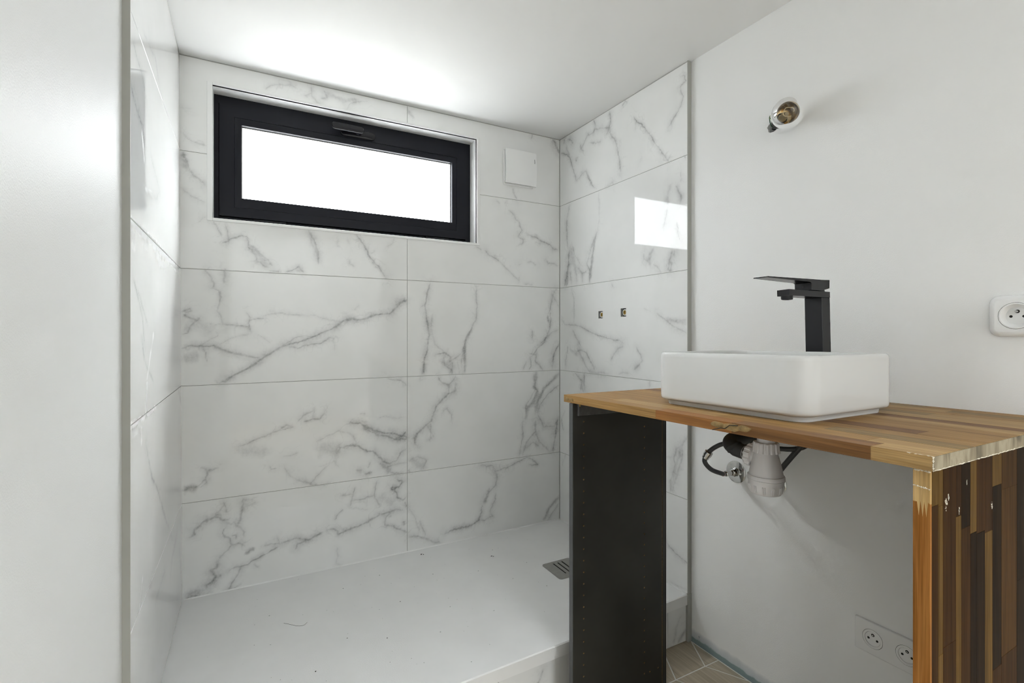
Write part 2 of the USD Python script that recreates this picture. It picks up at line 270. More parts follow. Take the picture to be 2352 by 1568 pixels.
# --- veins printed on the tiles: [half width mm, strength %, u, v, u, v ...] on the wall's own plane, in millimetres
VEINS_BACK = [
    [1.8,35,-101,1463,-92,1449,-83,1432,-75,1409],
    [2.2,30,-61,1449,-54,1431,-56,1405,-54,1395],
    [2.6,45,-73,1388,-58,1396,-43,1408,-29,1412,-13,1419,4,1418,13,1410],
    [2.6,40,0,1416,10,1400,7,1380,20,1368,33,1350,36,1332,46,1328,60,1318,75,1310],
    [2.6,25,17,1390,36,1373,53,1355,70,1342,87,1320],
    [10.5,14,13,1386,43,1354,70,1323],
    [1.8,35,75,1330,87,1316],
    [1.8,35,77,1300,101,1300,108,1298],
    [2.2,35,132,1300,153,1307,174,1320,189,1303,192,1298],
    [1.8,25,167,1306,192,1304],
    [3.5,40,211,1461,225,1435,236,1405,242,1374,244,1334],
    [5.2,22,214,1462,218,1419,233,1389,242,1358],
    [1.8,20,314,1436,315,1404],
    [1.8,15,350,1439,358,1419],
    [1.8,25,358,1362,358,1346,378,1331],
    [1.9,55,384,1460,402,1437,422,1412,434,1380,454,1361,475,1337,504,1297],
    [1.8,30,446,1360,459,1340,475,1337],
    [1.3,20,442,1393,459,1403],
    [1.3,20,504,1424,526,1438,538,1460],
    [1.3,20,-141,1456,-129,1472,-120,1478],
    [2.6,30,-123,1294,-109,1271,-96,1243,-101,1228],
    [3.5,35,-66,1300,-64,1274,-66,1247],
    [2.6,35,-101,1228,-81,1220,-76,1203,-81,1174,-89,1153,-79,1139,-71,1104],
    [1.9,40,-71,1104,-41,1100,6,1096,14,1084],
    [1.9,40,1,1149,11,1132,11,1099,16,1081],
    [1.8,35,11,1120,38,1126,59,1126],
    [1.6,28,38,1069,59,1054,78,1035],
    [1.3,22,-81,1028,-51,1051,-15,1066,11,1070],
    [1.6,22,59,1138,120,1146,182,1139,235,1137,277,1126,320,1117],
    [2.6,35,-188,1145,-165,1157,-162,1148,-184,1142],
    [3.1,50,-188,1134,-169,1126,-150,1117,-138,1126],
    [2.6,45,-138,1129,-155,1109,-169,1092,-174,1074,-188,1069],
    [22.8,10,-184,1108,-126,1092,-101,1074],
    [1.8,20,-91,1080,-86,1063,-106,1051,-136,1031],
    [3.5,50,-188,1021,-169,1029,-145,1028,-111,1025,-96,1028,-81,1019,-51,1004,-15,996,16,988,54,983],
    [2.2,35,-131,1020,-121,1005,-121,982,-116,970],
    [22.8,15,-184,984,-140,994],
    [3.5,60,-81,900,-51,913,-25,930,6,949,32,963,59,984,87,1004,114,1022,148,1034,171,1037,235,1065,277,1081,308,1098,332,1119,364,1128,402,1128,448,1142,481,1151,515,1153,542,1178,563,1199,589,1212],
    [2.2,35,114,1022,142,1044,171,1059,200,1064,211,1062,235,1062],
    [2.6,35,142,1022,171,1016,194,1025,223,1034,253,1034,289,1056,301,1052],
    [2.2,40,-76,905,-61,902,-41,918],
    [4.4,50,542,1192,589,1210],
    [1.8,15,376,1164,396,1187],
    [1.3,15,301,1056,304,1004],
    [1.3,25,-111,1106,-71,1104],
    [3.5,35,501,889,535,881,563,876,587,858],
    [2.2,35,-25,669,1,678,22,685,54,696,87,707,120,718,154,724],
    [1.8,30,114,721,134,735,154,722],
    [2.2,30,171,744,200,770,226,781],
    [2.6,40,188,740,223,749,247,744,265,765,268,774],
    [1.6,25,223,749,229,784],
    [3.5,60,364,723,396,715,421,700,454,683,494,666,535,662,589,640],
    [2.6,55,408,708,441,678,474,661,515,650,549,633,589,634],
    [2.6,45,542,641,570,648,587,667],
    [2.2,30,396,752,421,751],
    [1.6,20,468,729,501,736,549,720,587,726],
    [2.6,30,241,662,277,677,320,696,351,683,376,664,383,637],
    [3.5,45,311,609,326,627,364,633,396,623,428,603,448,604,468,578,494,554,515,542,549,551,563,580,587,598],
    [29.8,16,247,636,326,614],
    [19.2,12,-15,653,70,637],
    [2.6,35,501,526,528,533,587,540],
    [2.2,35,508,512,535,495,577,493],
    [3.5,45,383,532,408,527],
    [2.2,35,418,511,448,517],
    [1.8,30,434,535,441,558],
    [6.1,30,474,550,521,510],
    [2.6,30,78,590,87,574,103,575],
    [1.6,22,120,619,159,621,174,625],
    [1.8,20,125,581,142,545,171,524,211,510],
    [1.8,22,277,562,241,528,211,498],
    [2.6,28,171,526,217,503,265,490,289,499],
    [1.8,15,241,560,301,578,320,550],
    [3.1,45,-186,539,-160,544,-140,550,-121,567,-116,595,-96,598,-81,602],
    [12.2,40,-186,542,-145,545],
    [2.2,30,-138,610,-116,598],
    [1.8,30,-136,540,-116,560],
    [3.5,40,-7,484,-5,466,-12,434,-22,397,-24,388],
    [1.4,22,-3,478,31,475],
    [1.4,22,6,460,40,463],
    [2.6,35,-68,477,-60,456,-53,438],
    [2.6,25,-90,438,-82,450,-64,471],
    [3.5,45,-170,375,-154,386,-152,397,-134,413,-126,423,-106,426,-90,431,-70,415,-53,414],
    [5.2,40,-130,421,-114,421],
    [2.6,35,-90,438,-74,435],
    [2.6,35,-62,409,-45,396,-37,404,-26,388,-16,381,-5,362,-7,343],
    [3.1,45,-64,388,-70,372,-62,356,-49,349,-45,329,-37,320,-20,324,-3,311],
    [2.2,35,-45,358,-28,357,-32,341],
    [2.6,35,-41,324,-53,307,-76,293,-82,280],
    [6.1,45,-82,275,-86,257,-106,247,-94,226,-102,209,-118,199,-118,189],
    [5.2,35,-94,216,-110,192],
    [2.6,30,-74,226,-86,224,-98,217],
    [7.0,35,-1,286,14,293,25,295],
    [3.5,55,-177,162,-162,172,-142,172,-134,163,-118,161],
    [15.8,20,-174,175,-134,184],
    [2.4,50,-49,234,-32,245,-16,244,1,244,23,254,53,267,84,278,111,287],
    [2.2,35,53,299,84,300,111,297,102,317,93,316],
    [3.5,40,111,295,134,300,162,305,190,294,208,290,237,300,259,311],
    [3.1,35,162,264,171,280,194,288,213,289],
    [3.5,45,276,316,296,315,316,308,321,292,341,298,377,305,414,314,451,329,467,337,511,343,545,351],
    [1.9,35,467,345,495,343,522,347,556,346,573,338],
    [2.6,40,-16,244,-18,227,-32,206,-45,190,-53,168,-76,160],
    [1.8,25,23,242,42,223],
    [1.8,25,-12,182,-37,169,-53,164],
    [2.1,30,304,350,311,367,326,380,336,386],
    [2.6,40,362,393,367,413,372,436,377,465],
    [1.8,35,329,441,357,439,372,434],
    [1.8,35,367,413,409,415,451,421],
    [2.6,35,467,479,462,461,454,424,467,392,476,376],
    [1.3,20,352,392,388,380,430,365],
    [3.1,50,545,474,573,461,556,444,528,440,545,421,550,398,573,386,589,394],
    [5.2,50,522,444,545,437],
    [2.6,50,589,352,578,376],
    [22.8,10,478,420,533,372],
    [2.6,40,500,290,500,312,508,332,517,339],
    [3.1,38,500,295,533,281,567,260,589,248],
    [2.6,35,573,299,578,281],
    [2.6,15,311,246,316,203,306,179,331,168],
    [3.5,45,688,1291,674,1239,667,1185,674,1132,683,1065,678,1016,667,971,655,900],
    [4.4,45,683,1065,678,1025],
    [3.5,20,702,1159,692,1096,711,1024,754,987],
    [2.6,45,674,998,660,954,664,900],
    [2.6,30,903,1290,906,1210,901,1135,878,1093,857,1060,842,1004,832,949,837,896],
    [7.0,35,883,1097,852,1041,847,986,847,902],
    [2.6,38,711,979,754,987,783,969,778,950,803,964,832,986],
    [2.6,30,749,974,754,933,788,914,773,896],
    [2.2,30,793,950,788,895],
    [17.5,15,735,952,803,922],
    [1.8,25,812,950,822,898],
    [3.5,40,1330,1290,1306,1243,1294,1181,1300,1141,1288,1090,1258,1029,1222,999,1199,969,1176,960],
    [7.0,30,1282,1161,1288,1130],
    [2.6,25,1300,1273,1343,1203],
    [5.2,50,1343,1018,1318,977,1306,906],
    [3.5,40,1176,980,1216,969,1211,939,1234,923,1252,897],
    [3.5,35,1182,960,1187,920,1176,902],
    [2.2,30,1193,1089,1196,1039],
    [1.8,25,1164,940,1141,901],
    [2.2,30,1234,1019,1306,1079,1343,1090],
    [3.1,35,723,889,740,865,773,850,788,863,803,885],
    [3.5,42,773,855,778,813,744,788,721,767,706,736,697,701,674,685,632,654,619,620,637,596],
    [4.4,35,803,858,803,821,768,805],
    [5.2,35,688,693,692,657,688,612],
    [2.2,30,674,685,697,647,706,628],
    [3.5,40,619,637,623,610],
    [1.8,28,744,734,764,750,788,721,788,694],
    [19.2,15,601,551,669,507],
    [2.2,28,596,543,632,556,674,534,660,500],
    [2.6,40,596,508,605,494],
    [11.4,27,1216,888,1205,819,1222,798,1199,749,1164,712,1158,672],
    [10.5,30,1343,874,1306,844,1258,806,1222,748,1211,698],
    [2.6,30,1205,879,1211,808,1164,741,1153,663],
    [3.1,35,1343,822,1276,774,1234,727,1222,687,1258,629],
    [2.6,35,1141,659,1141,585,1124,503],
    [5.2,32,1211,658,1211,608,1164,563,1141,501],
    [3.5,38,1246,655,1258,624,1318,623,1343,657],
    [4.4,50,1337,647,1324,566,1312,501],
    [4.4,30,1211,608,1234,555,1258,533,1288,509],
    [3.5,30,1164,533,1199,559,1234,530],
    [2.2,40,924,484,987,471,998,446,1052,453,1107,470,1164,488,1199,474,1222,446,1176,450],
    [3.5,35,987,457,1008,425,998,379,955,347,940,311],
    [7.0,25,966,369,955,328,945,310],
    [2.2,35,998,350,992,312,971,268,982,247,945,235,919,235],
    [3.5,50,934,303,919,258,914,236,883,222,822,220,783,218,754,210],
    [2.6,30,641,289,655,251,669,218],
    [1.8,20,596,350,623,302,641,236],
    [4.4,35,596,227,660,210,706,183,735,173],
    [8.8,28,1343,276,1294,233,1258,183],
    [2.6,30,1343,245,1282,174],
    [1.8,40,1068,1645,1084,1634,1098,1623,1106,1604,1121,1593,1128,1574,1138,1556,1124,1538,1117,1523,1132,1516,1147,1510,1141,1493,1123,1483],
    [2.6,50,1170,1538,1188,1531,1215,1531,1235,1518,1266,1509,1294,1498,1314,1483,1342,1480],
    [1.8,30,904,1458,932,1442],
    [2.2,40,949,1446,966,1427,991,1417,1019,1400],
    [1.6,28,1019,1400,1058,1369,1084,1348,1121,1316,1126,1338],
    [1.4,25,1005,1677,1022,1666],
    [1.8,30,1051,1676,1046,1666],
    [1.8,30,1274,1423,1282,1408,1314,1412,1338,1402],
    [1.8,25,1166,1408,1185,1413,1215,1400],
    [1.8,20,1121,1392,1136,1400],
    [1.8,35,1086,1744,1093,1722,1110,1697],
    [1.8,20,1151,1303,1170,1307,1196,1302],
    [2.2,28,65,1950,65,1962,81,1978,114,1989,148,1997,171,1987],
    [2.6,30,220,2008,223,1974,241,1953,253,1949],
    [2.2,28,206,1961,197,1968,223,1984],
    [12.2,14,265,1997,338,1981,389,1999],
    [2.2,28,265,2003,277,1980,253,1968],
    [2.2,25,345,1944,357,1972,383,1988,434,2003],
    [5.2,20,591,2004,612,1967],
    [10.5,15,591,1997,619,1968],
    [2.6,35,1194,2017,1190,1993],
    [6.1,40,1307,2015,1336,1972,1356,1951],
    [1.8,15,-191,1839,-165,1842],
    [2.6,25,-188,1743,-150,1725,-121,1722],
    [3.5,40,-189,1690,-177,1655,-158,1612,-145,1607,-125,1587],
    [2.6,30,-189,1562,-164,1543,-125,1525],
    [10.5,20,-189,1683,-177,1632],
]
VEINS_RIGHT = [
    [4.0,50,1962,1999,1956,2011],
    [4.8,45,1933,2002,1899,1978,1888,1961],
    [3.2,45,1992,1955,1933,1923,1910,1896,1888,1843,1860,1784],
    [2.4,35,1944,1967,1922,1919],
    [3.2,40,1871,1884,1860,1874],
    [2.8,35,1833,1917,1802,1938,1781,1962,1761,1961],
    [2.4,30,1833,1942,1823,1913,1802,1900],
    [2.4,38,1776,1960,1741,1960,1721,1971,1683,1960,1655,1950],
    [2.4,35,1736,2013,1721,1983,1736,1958],
    [2.4,30,1761,1921,1721,1907,1683,1900],
    [3.2,35,1628,2007,1619,1963,1632,1938,1646,1920],
    [4.8,35,1664,1953,1628,1943,1619,1916],
    [3.6,40,1619,1916,1592,1872,1575,1837,1562,1787,1555,1728],
    [2.4,38,1860,1784,1823,1799,1791,1806,1776,1773,1746,1728,1721,1715],
    [7.2,25,1776,1779,1746,1728],
    [2.4,35,1549,2002,1532,2014,1516,2002],
    [2.0,48,1484,1931,1468,1906,1429,1877,1392,1829,1371,1790,1335,1747,1295,1694],
    [3.2,15,1468,1906,1468,1873],
    [1.9,38,1243,1977,1224,1973,1215,1955,1243,1943,1237,1920,1227,1907,1240,1873,1262,1852,1295,1820],
    [1.6,25,1664,1694,1628,1696,1610,1706,1601,1695],
    [2.0,20,1441,1755,1441,1738],
    [2.4,35,1917,1687,1929,1640,1940,1607,1940,1561,1937,1516,1933,1479],
    [4.8,50,1917,1468,1925,1437,1921,1401,1937,1367,1948,1336,1956,1299],
    [3.2,45,1925,1401,1933,1371,1940,1300],
    [2.4,20,1902,1501,1879,1444,1835,1394,1813,1375],
    [17.6,13,1910,1480,1864,1363],
    [1.3,15,1698,1685,1691,1573,1704,1522],
    [3.2,32,1707,1519,1744,1467,1764,1428,1785,1384,1758,1351,1764,1297],
    [9.6,22,1724,1497,1744,1412,1761,1301],
    [3.2,30,1850,1379,1813,1344,1785,1354],
    [2.4,28,1864,1372,1860,1306],
    [2.4,28,1820,1345,1813,1302],
    [2.4,25,1910,1368,1902,1305],
    [4.0,35,1218,1687,1226,1685],
    [1.6,25,1239,1649,1239,1609],
    [6.4,20,1287,1609,1301,1578,1296,1539],
    [12.8,16,1310,1563,1296,1542],
    [3.2,38,1263,1599,1252,1572,1239,1556,1244,1530],
    [1.6,20,1301,1526,1315,1474,1324,1458],
    [1.9,32,1259,1470,1252,1428,1246,1399],
    [6.4,25,1372,1393,1391,1374,1396,1354,1389,1327],
    [4.0,25,1421,1379,1426,1361,1401,1350],
    [2.4,20,1376,1333,1352,1323,1333,1296],
    [4.0,35,1274,1371,1292,1340,1299,1303,1283,1298],
    [2.4,30,1265,1370,1270,1343],
    [4.8,30,1285,1332,1287,1298],
    [1.6,28,1903,1284,1884,1235,1878,1169,1881,1119],
    [2.4,40,1974,1139,1954,1116,1884,1111,1830,1103,1772,1085,1705,1064,1642,1051,1563,1042,1535,1030],
    [4.0,40,1891,1090,1878,1068,1842,1032,1824,1011],
    [2.4,30,1929,1016,1935,986,1954,940,1948,911],
    [3.2,38,1854,988,1830,996,1783,984,1755,950,1727,924],
    [6.4,28,1854,1003,1806,948,1772,907,1738,903,1632,900],
    [4.8,30,1760,950,1727,917],
    [3.2,30,1617,957,1597,984,1568,1010,1535,1019],
    [2.4,30,1463,1019,1437,984,1433,966,1463,940,1480,929],
    [4.8,25,1480,932,1446,953],
    [2.4,20,1573,901,1544,913,1507,912],
    [9.6,12,1916,1001,1854,974],
    [2.4,25,1612,1283,1602,1269],
    [1.6,12,1424,1170,1387,1154],
    [3.2,25,1355,1147,1316,1125,1279,1102,1243,1085,1215,1074],
    [11.2,16,1309,1125,1212,1106],
    [2.4,20,1264,1118,1212,1120],
    [4.0,35,1878,890,1842,871,1818,855,1830,811],
    [4.8,33,1800,892,1806,849,1795,814],
    [8.0,15,1830,861,1806,806],
    [2.4,25,1387,894,1391,867],
    [2.4,25,1988,666,1968,602],
    [1.6,20,1954,701,1981,660],
    [1.6,20,1981,433,1942,502],
    [3.2,38,1208,722,1232,679,1260,661,1275,627,1266,603,1283,550,1295,529],
    [3.2,38,1232,675,1235,631,1246,599,1263,551,1278,503],
    [2.4,30,1252,658,1241,639,1255,623],
    [4.8,35,1283,546,1286,501],
    [1.6,15,1307,624,1278,626],
    [7.2,15,1222,707,1255,627,1278,521],
    [2.2,42,1307,310,1289,301,1266,288,1238,281,1203,272],
    [1.6,25,1255,288,1222,269],
    [1.2,15,1307,174,1255,177,1211,180],
]
VEINS_LEFT = [
    [1.7,40,1185,1548,1229,1531,1301,1518,1327,1489],
    [1.3,30,1206,1645,1240,1631,1301,1627,1341,1597],
    [1.7,20,1301,1722,1478,1748,1549,1714],
    [1.7,30,1206,1181,1301,1109,1327,1042],
    [3.3,18,1413,1487,1549,1439,1478,1399],
    [1.4,25,1252,1162,1355,1096],
    [1.7,30,1288,1069,1327,1010,1445,957],
    [1.7,35,1341,833,1413,736,1495,687,1628,566,1764,462],
    [2.2,25,1869,437,1764,409,1716,364],
    [4.4,20,1628,427,1478,419],
    [3.3,22,1927,380,1989,207],
    [1.7,25,1927,887,2021,817],
    [3.3,-70,1185,1292,1276,1285,1445,1290,1628,1284,1927,1278],
    [4.4,-50,1206,1272,1217,1248],
    [4.4,-60,1445,1284,1549,1255,1628,1256],
    [3.3,-40,1301,1271,1355,1265],
    [2.2,-80,1171,893,1301,890,1478,889],
    [3.3,-60,1355,954,1341,902],
    [3.3,-50,1206,876,1288,867,1288,843],
    [2.2,-40,1301,1499,1327,1450],
    [2.2,-40,1341,1391,1445,1402],
    [2.2,-30,1445,1069,1355,969],
    [2.2,-30,1301,546,1264,498],
]

def vein_field(V, U, W, seed):
    """(grey vein, white smear) at the wall points U, W (metres)"""
    p = np.stack([U, W, np.full_like(U, .37*seed)], -1)
    f = meshkit.fbm
    wu = U*1000 + 11*(f(p*22, 3, seed)-.5) + 5*(meshkit.noise(p*110, seed+9)-.5)
    wv = W*1000 + 11*(f(p*22, 3, seed+40)-.5) + 5*(meshkit.noise(p*110, seed+49)-.5)
    mod = np.clip(.25 + 1.5*f(p*26, 3, seed+80), .3, 1.35); wid = .55 + .95*meshkit.noise(p*45, seed+90)
    keep, sm, near = np.ones_like(U), np.zeros_like(U), np.zeros_like(U)
    for r in V:
        w, s = r[0], r[1]/100; P = np.array(r[2:], float).reshape(-1, 2)
        e = 4*w + 60
        i = np.nonzero((wu > P[:, 0].min()-e) & (wu < P[:, 0].max()+e) & (wv > P[:, 1].min()-e) & (wv < P[:, 1].max()+e))
        if not len(i[0]): continue
        x, y = wu[i], wv[i]; best = np.full(len(x), 1e9); tt = np.zeros(len(x))
        L = np.r_[0, np.cumsum(np.linalg.norm(np.diff(P, axis=0), axis=1))]
        for k in range(len(P)-1):
            a, d = P[k], P[k+1]-P[k]; q = d @ d + 1e-9
            t = np.clip(((x-a[0])*d[0] + (y-a[1])*d[1])/q, 0, 1)
            ds = np.hypot(x-a[0]-t*d[0], y-a[1]-t*d[1])
            m = ds < best; best[m] = ds[m]; tt[m] = (L[k] + t[m]*math.sqrt(q))/L[-1]
        taper = np.clip(np.minimum(tt, 1-tt)*6 + .4, 0, 1)
        ww = w*wid[i]*(.5+.5*taper)
        if s < 0:
            ww = w*1.6*(.3 + 1.6*wid[i])
            sm[i] = np.maximum(sm[i], -s*np.exp(-(best/ww)**4)*np.clip(mod[i]*1.3-.3, 0, 1)); continue
        near[i] = np.maximum(near[i], s*np.exp(-(best/26)**2))
        v = np.exp(-(best/(.85*ww))**2) + (np.clip(.9*wid[i]-.40, .05, .6)*np.exp(-(best/(3.6*w+2))**2) if w < 7 else 0)
        keep[i] *= 1 - np.clip((1.0 if w < 7 else 2.3*1.0)*s*mod[i]*taper*v, 0, .8)
    for k, (q, wd, am) in enumerate(((13, .013, .75), (29, .020, .50))):      # finer secondary veining and smoky shading close to the veins
        n = f(p*q + 3.7*k, 3, seed+120+k)
        keep *= 1 - np.clip(am*near*np.clip(1-np.abs(n-.5)/wd, 0, 1)*np.clip(2.4*f(p*9, 2, seed+140+k)-.7, 0, 1), 0, .6)
    keep *= 1 - .55*near*np.clip(2.6*f(p*17, 4, seed+160)-1.25, 0, .5)
    return np.where(1-keep < .006, 0, 1-keep), sm
def cells(u0, u1, v0, v1, holes):
    us = sorted({u0, u1, *[min(max(x, u0), u1) for h in holes for x in h[:2]]}); vs = sorted({v0, v1, *[min(max(x, v0), v1) for h in holes for x in h[2:]]})
    inside = lambda a, b: any(h[0] < a < h[1] and h[2] < b < h[3] for h in holes)
    return us, vs, inside
def tile(u0, u1, v0, v1, fmap, V, holes=(), g=.003, seed=1, depth=.0075):
    b = .0007; vs_, fs_, at, sm = [], [], [], []; n = 0
    def quad(P4, a=None, s=None):
        nonlocal n
        vs_.append(fmap(*np.array(P4).T)); fs_.append(np.array([[0, 1, 2], [0, 2, 3]])+n); at.append(np.zeros(4) if a is None else a); sm.append(np.zeros(4) if s is None else s); n += 4
    us, vv, inside = cells(u0+b, u1-b, v0+b, v1-b, holes)
    B = 12*g
    for a0, a1 in zip(us, us[1:]):
        for c0, c1 in zip(vv, vv[1:]):
            if a1-a0 < 1e-6 or c1-c0 < 1e-6 or inside((a0+a1)/2, (c0+c1)/2): continue
            nu, nv = max(1, round((a1-a0)/B)), max(1, round((c1-c0)/B))
            gu, gv = np.linspace(a0, a1, nu*12+1), np.linspace(c0, c1, nv*12+1)
            U, W = np.meshgrid(gu, gv, indexing='ij')
            F, S = vein_field(V, U, W, seed)
            for i in range(nu):
                for j in range(nv):
                    sl = (slice(i*12, i*12+13), slice(j*12, j*12+13)); f, s = F[sl], S[sl]
                    if max(f.max(), s.max()) < .012:
                        c = [(0, 0), (12, 0), (12, 12), (0, 12)]
                        quad([(U[sl][k], W[sl][k], 0.0) for k in c], np.array([f[k] for k in c]), np.array([s[k] for k in c]))
                    else:
                        ids = np.arange(169).reshape(13, 13)+n
                        q = np.stack([ids[:-1, :-1], ids[1:, :-1], ids[1:, 1:], ids[:-1, 1:]], -1).reshape(-1, 4)
                        vs_.append(fmap(U[sl].ravel(), W[sl].ravel(), np.zeros(169))); fs_.append(np.vstack([q[:, [0, 1, 2]], q[:, [0, 2, 3]]])); at.append(f.ravel()); sm.append(s.ravel()); n += 169
    for fixed, (lo, hi), cuts, vert in ((0, (u0, u0+b), vv, True), (0, (u1, u1-b), vv, True), (1, (v0, v0+b), us, False), (1, (v1, v1-b), us, False)):
        for k, (c0, c1) in enumerate(zip(cuts, cuts[1:])):
            mid = ((lo+hi)/2, (c0+c1)/2) if vert else ((c0+c1)/2, (lo+hi)/2)
            if c1-c0 < 1e-6 or inside(*mid): continue
            e0 = c0-b if k == 0 else c0; e1 = c1+b if k == len(cuts)-2 else c1
            pt = (lambda a, c, d: (a, c, d)) if vert else (lambda a, c, d: (c, a, d))
            quad([pt(hi, c0, 0), pt(hi, c1, 0), pt(lo, e1, b), pt(lo, e0, b)])
            quad([pt(lo, e0, b), pt(lo, e1, b), pt(lo, e1, depth), pt(lo, e0, depth)])
    return trimesh.Trimesh(np.vstack(vs_), np.vstack(fs_), process=False), {'vein': np.concatenate(at), 'smear': np.concatenate(sm)}
def slab(u0, u1, v0, v1, holes, fbox):
    us, vs, inside = cells(u0, u1, v0, v1, holes)
    return cat([fbox(a, b, c, d) for a, b in zip(us, us[1:]) for c, d in zip(vs, vs[1:]) if b-a > 1e-6 and d-c > 1e-6 and not inside((a+b)/2, (c+d)/2)])
rows = list(zip([ZC-.003]+JZ, JZ+[ZT+.001]))
G = .0009
fb = lambda u, v, d: np.stack([u, YB+d, v], -1)
fr = lambda u, v, d: np.stack([XR+d, u, v], -1)
fl = lambda u, v, d: np.stack([XL-d+(.006-.009*(v-ZT)/1.854)*(u-YL)/(YB-YL), u, v], -1)
wall_back = setting('wall_back', 'marble tiled shower wall around the high window')
part(wall_back, 'wall_body', slab(XLW-.1, XW+.1, -.05, ZC, [WIN], lambda a, b, c, d: bx(a, b, YB+.009, YB+.22, c, d)), PAINT)
part(wall_back, 'grout', slab(XL-.004, XR, ZT-.03, ZC, [WIN], lambda a, b, c, d: bx(a, b, YB+.0016, YB+.009, c, d)), GROUT, kind='stuff')
WT = (WIN[0]-.0165, WIN[1]+.0150, WIN[2]-.0105, WIN[3]+.0085)      # tiles stop at the window's edging
for k, (z1, z0) in enumerate(rows):
    for u0, u1 in ((XL-.006, XJ), (XJ, XR)):
        m, a = tile(u0+G, u1-G, z0+G, z1-G, fb, VEINS_BACK, [WT], seed=3+k)
        part(wall_back, 'tile', m, MARBLE, prim=a)
wall_right = setting('wall_right', 'white painted wall, tiled in marble inside the shower')
INL = [(1.6715, 1.7005, 1.1375, 1.1690), (1.5240, 1.5560, 1.1405, 1.1745)]
body = mf(bx(XW, XW+.12, Y0-.1, YB+.2, -.05, ZC))
hole_poly = Polygon([(.915, 1.6665), (.921, 1.6705), (.922, 1.678), (.9255, 1.684), (.919, 1.692), (.911, 1.694), (.901, 1.6935), (.8955, 1.688), (.893, 1.679), (.8955, 1.670), (.904, 1.6655)])
RX = np.array([[0, 0, 1], [1, 0, 0], [0, 1, 0]], float)            # local (x, y, z) -> world (y, z, x)
body = body - mf(extrude(hole_poly, .06, RX, (XW-.005, 0, 0)))
for p, q in (((1.175, .030), .004),):
    body = body - mf(lathe([(0, 0), (q, 0), (q, .02), (0, .02)], (XW-.005, p[0], p[1]), (1, 0, 0), 14))
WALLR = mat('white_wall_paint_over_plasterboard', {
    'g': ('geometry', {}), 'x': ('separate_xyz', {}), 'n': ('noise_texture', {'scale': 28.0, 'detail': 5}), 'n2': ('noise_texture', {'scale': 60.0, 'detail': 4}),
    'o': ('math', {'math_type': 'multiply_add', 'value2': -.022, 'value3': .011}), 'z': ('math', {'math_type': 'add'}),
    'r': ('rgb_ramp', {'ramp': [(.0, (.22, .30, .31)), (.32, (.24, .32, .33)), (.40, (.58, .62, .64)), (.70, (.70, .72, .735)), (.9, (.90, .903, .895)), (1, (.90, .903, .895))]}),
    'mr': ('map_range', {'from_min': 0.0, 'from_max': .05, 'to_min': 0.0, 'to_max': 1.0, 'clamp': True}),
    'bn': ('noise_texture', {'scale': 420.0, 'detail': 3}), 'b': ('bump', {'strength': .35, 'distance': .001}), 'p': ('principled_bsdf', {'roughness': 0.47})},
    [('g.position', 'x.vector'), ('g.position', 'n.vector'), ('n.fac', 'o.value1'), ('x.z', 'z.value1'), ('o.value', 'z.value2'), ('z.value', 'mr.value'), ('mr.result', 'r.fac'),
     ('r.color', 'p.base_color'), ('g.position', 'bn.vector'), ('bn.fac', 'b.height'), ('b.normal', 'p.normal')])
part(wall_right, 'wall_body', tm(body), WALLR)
part(wall_right, 'cable_hole', extrude(hole_poly.buffer(.0004), .002, RX, (XW+.045, 0, 0)), DARK, label='broken cable hole in the plaster')
part(wall_right, 'grout', slab(YR+.002, YB+.002, ZT-.03, ZC, INL, lambda a, b, c, d: bx(XR+.0016, XW, a, b, c, d)), GROUT, kind='stuff')
for k, (z1, z0) in enumerate(rows):
    m, a = tile(YR+.0022, YB-G, z0+G, z1-G, fr, VEINS_RIGHT, INL, seed=13+k)
    part(wall_right, 'tile', m, MARBLE, prim=a)
wall_left = setting('wall_left', 'white painted wall close to the camera, tiled in marble inside the shower')
part(wall_left, 'wall_body', bx(XLW-.12, XLW, Y0-.1, YB+.2, -.05, ZC), PAINT)
part(wall_left, 'grout', bx(XLW, XL-.0028, YL+.002, YB+.002, ZT-.03, ZC), GROUT, kind='stuff')
for k, (z1, z0) in enumerate(rows):
    m, a = tile(YL+.0022, YB+.004, z0+G, z1-G, fl, VEINS_LEFT, (), g=.004, seed=23+k)
    part(wall_left, 'tile', m, MARBLE, prim=a)
wall_rear = setting('wall_rear', 'plain white wall behind the camera with a wide opening added for fill light')  # opening made wide to let in fill light from behind
part(wall_rear, 'wall_body', slab(XLW-.1, XW+.1, -.05, ZC, [(-0.12, 1.2, -0.05, 1.99)], lambda a, b, c, d: bx(a, b, Y0-.1, Y0, c, d)), PAINT)
hall = setting('wall_hall', 'plain white hallway added to bounce fill light through the opening')  # hallway invented to hold the fill light and spread it softly
HX0, HX1, HY0, HZ = -.55, 1.75, -2.7, 2.42
for a in ((HX0, HX1, HY0-.1, HY0, -.05, HZ), (HX0-.1, HX0, HY0-.1, Y0-.1, -.05, HZ), (HX1, HX1+.1, HY0-.1, Y0-.1, -.05, HZ), (HX0-.1, HX1+.1, HY0-.1, Y0, HZ, HZ+.1), (HX0-.1, XLW-.1, Y0-.1, Y0, -.05, HZ), (XW+.1, HX1+.1, Y0-.1, Y0, -.05, HZ), (HX0-.1, HX1+.1, Y0-.1, Y0, ZC, HZ)):
    part(hall, 'hall_wall', bx(*a), PAINT)
part(hall, 'hall_floor', bx(HX0-.1, HX1+.1, HY0-.1, Y0-.1, -.1, -.0001), plain('added_hall_floor_boards', (.45, .36, .25), .5))
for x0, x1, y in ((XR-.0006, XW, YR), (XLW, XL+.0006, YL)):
    t = part(None, f'trim_{1 if x0 > 0 else 2}', bx(x0, x1, y, y+.0022, ZT+.0005 if x0 > 0 else .001, ZC-.0005), TRIM_SHADED)
    keys(t, kind='structure', label='edge strip painted in a shade grey closing the tiles towards the painted wall on the ' + ('right' if x0 > 0 else 'left'))

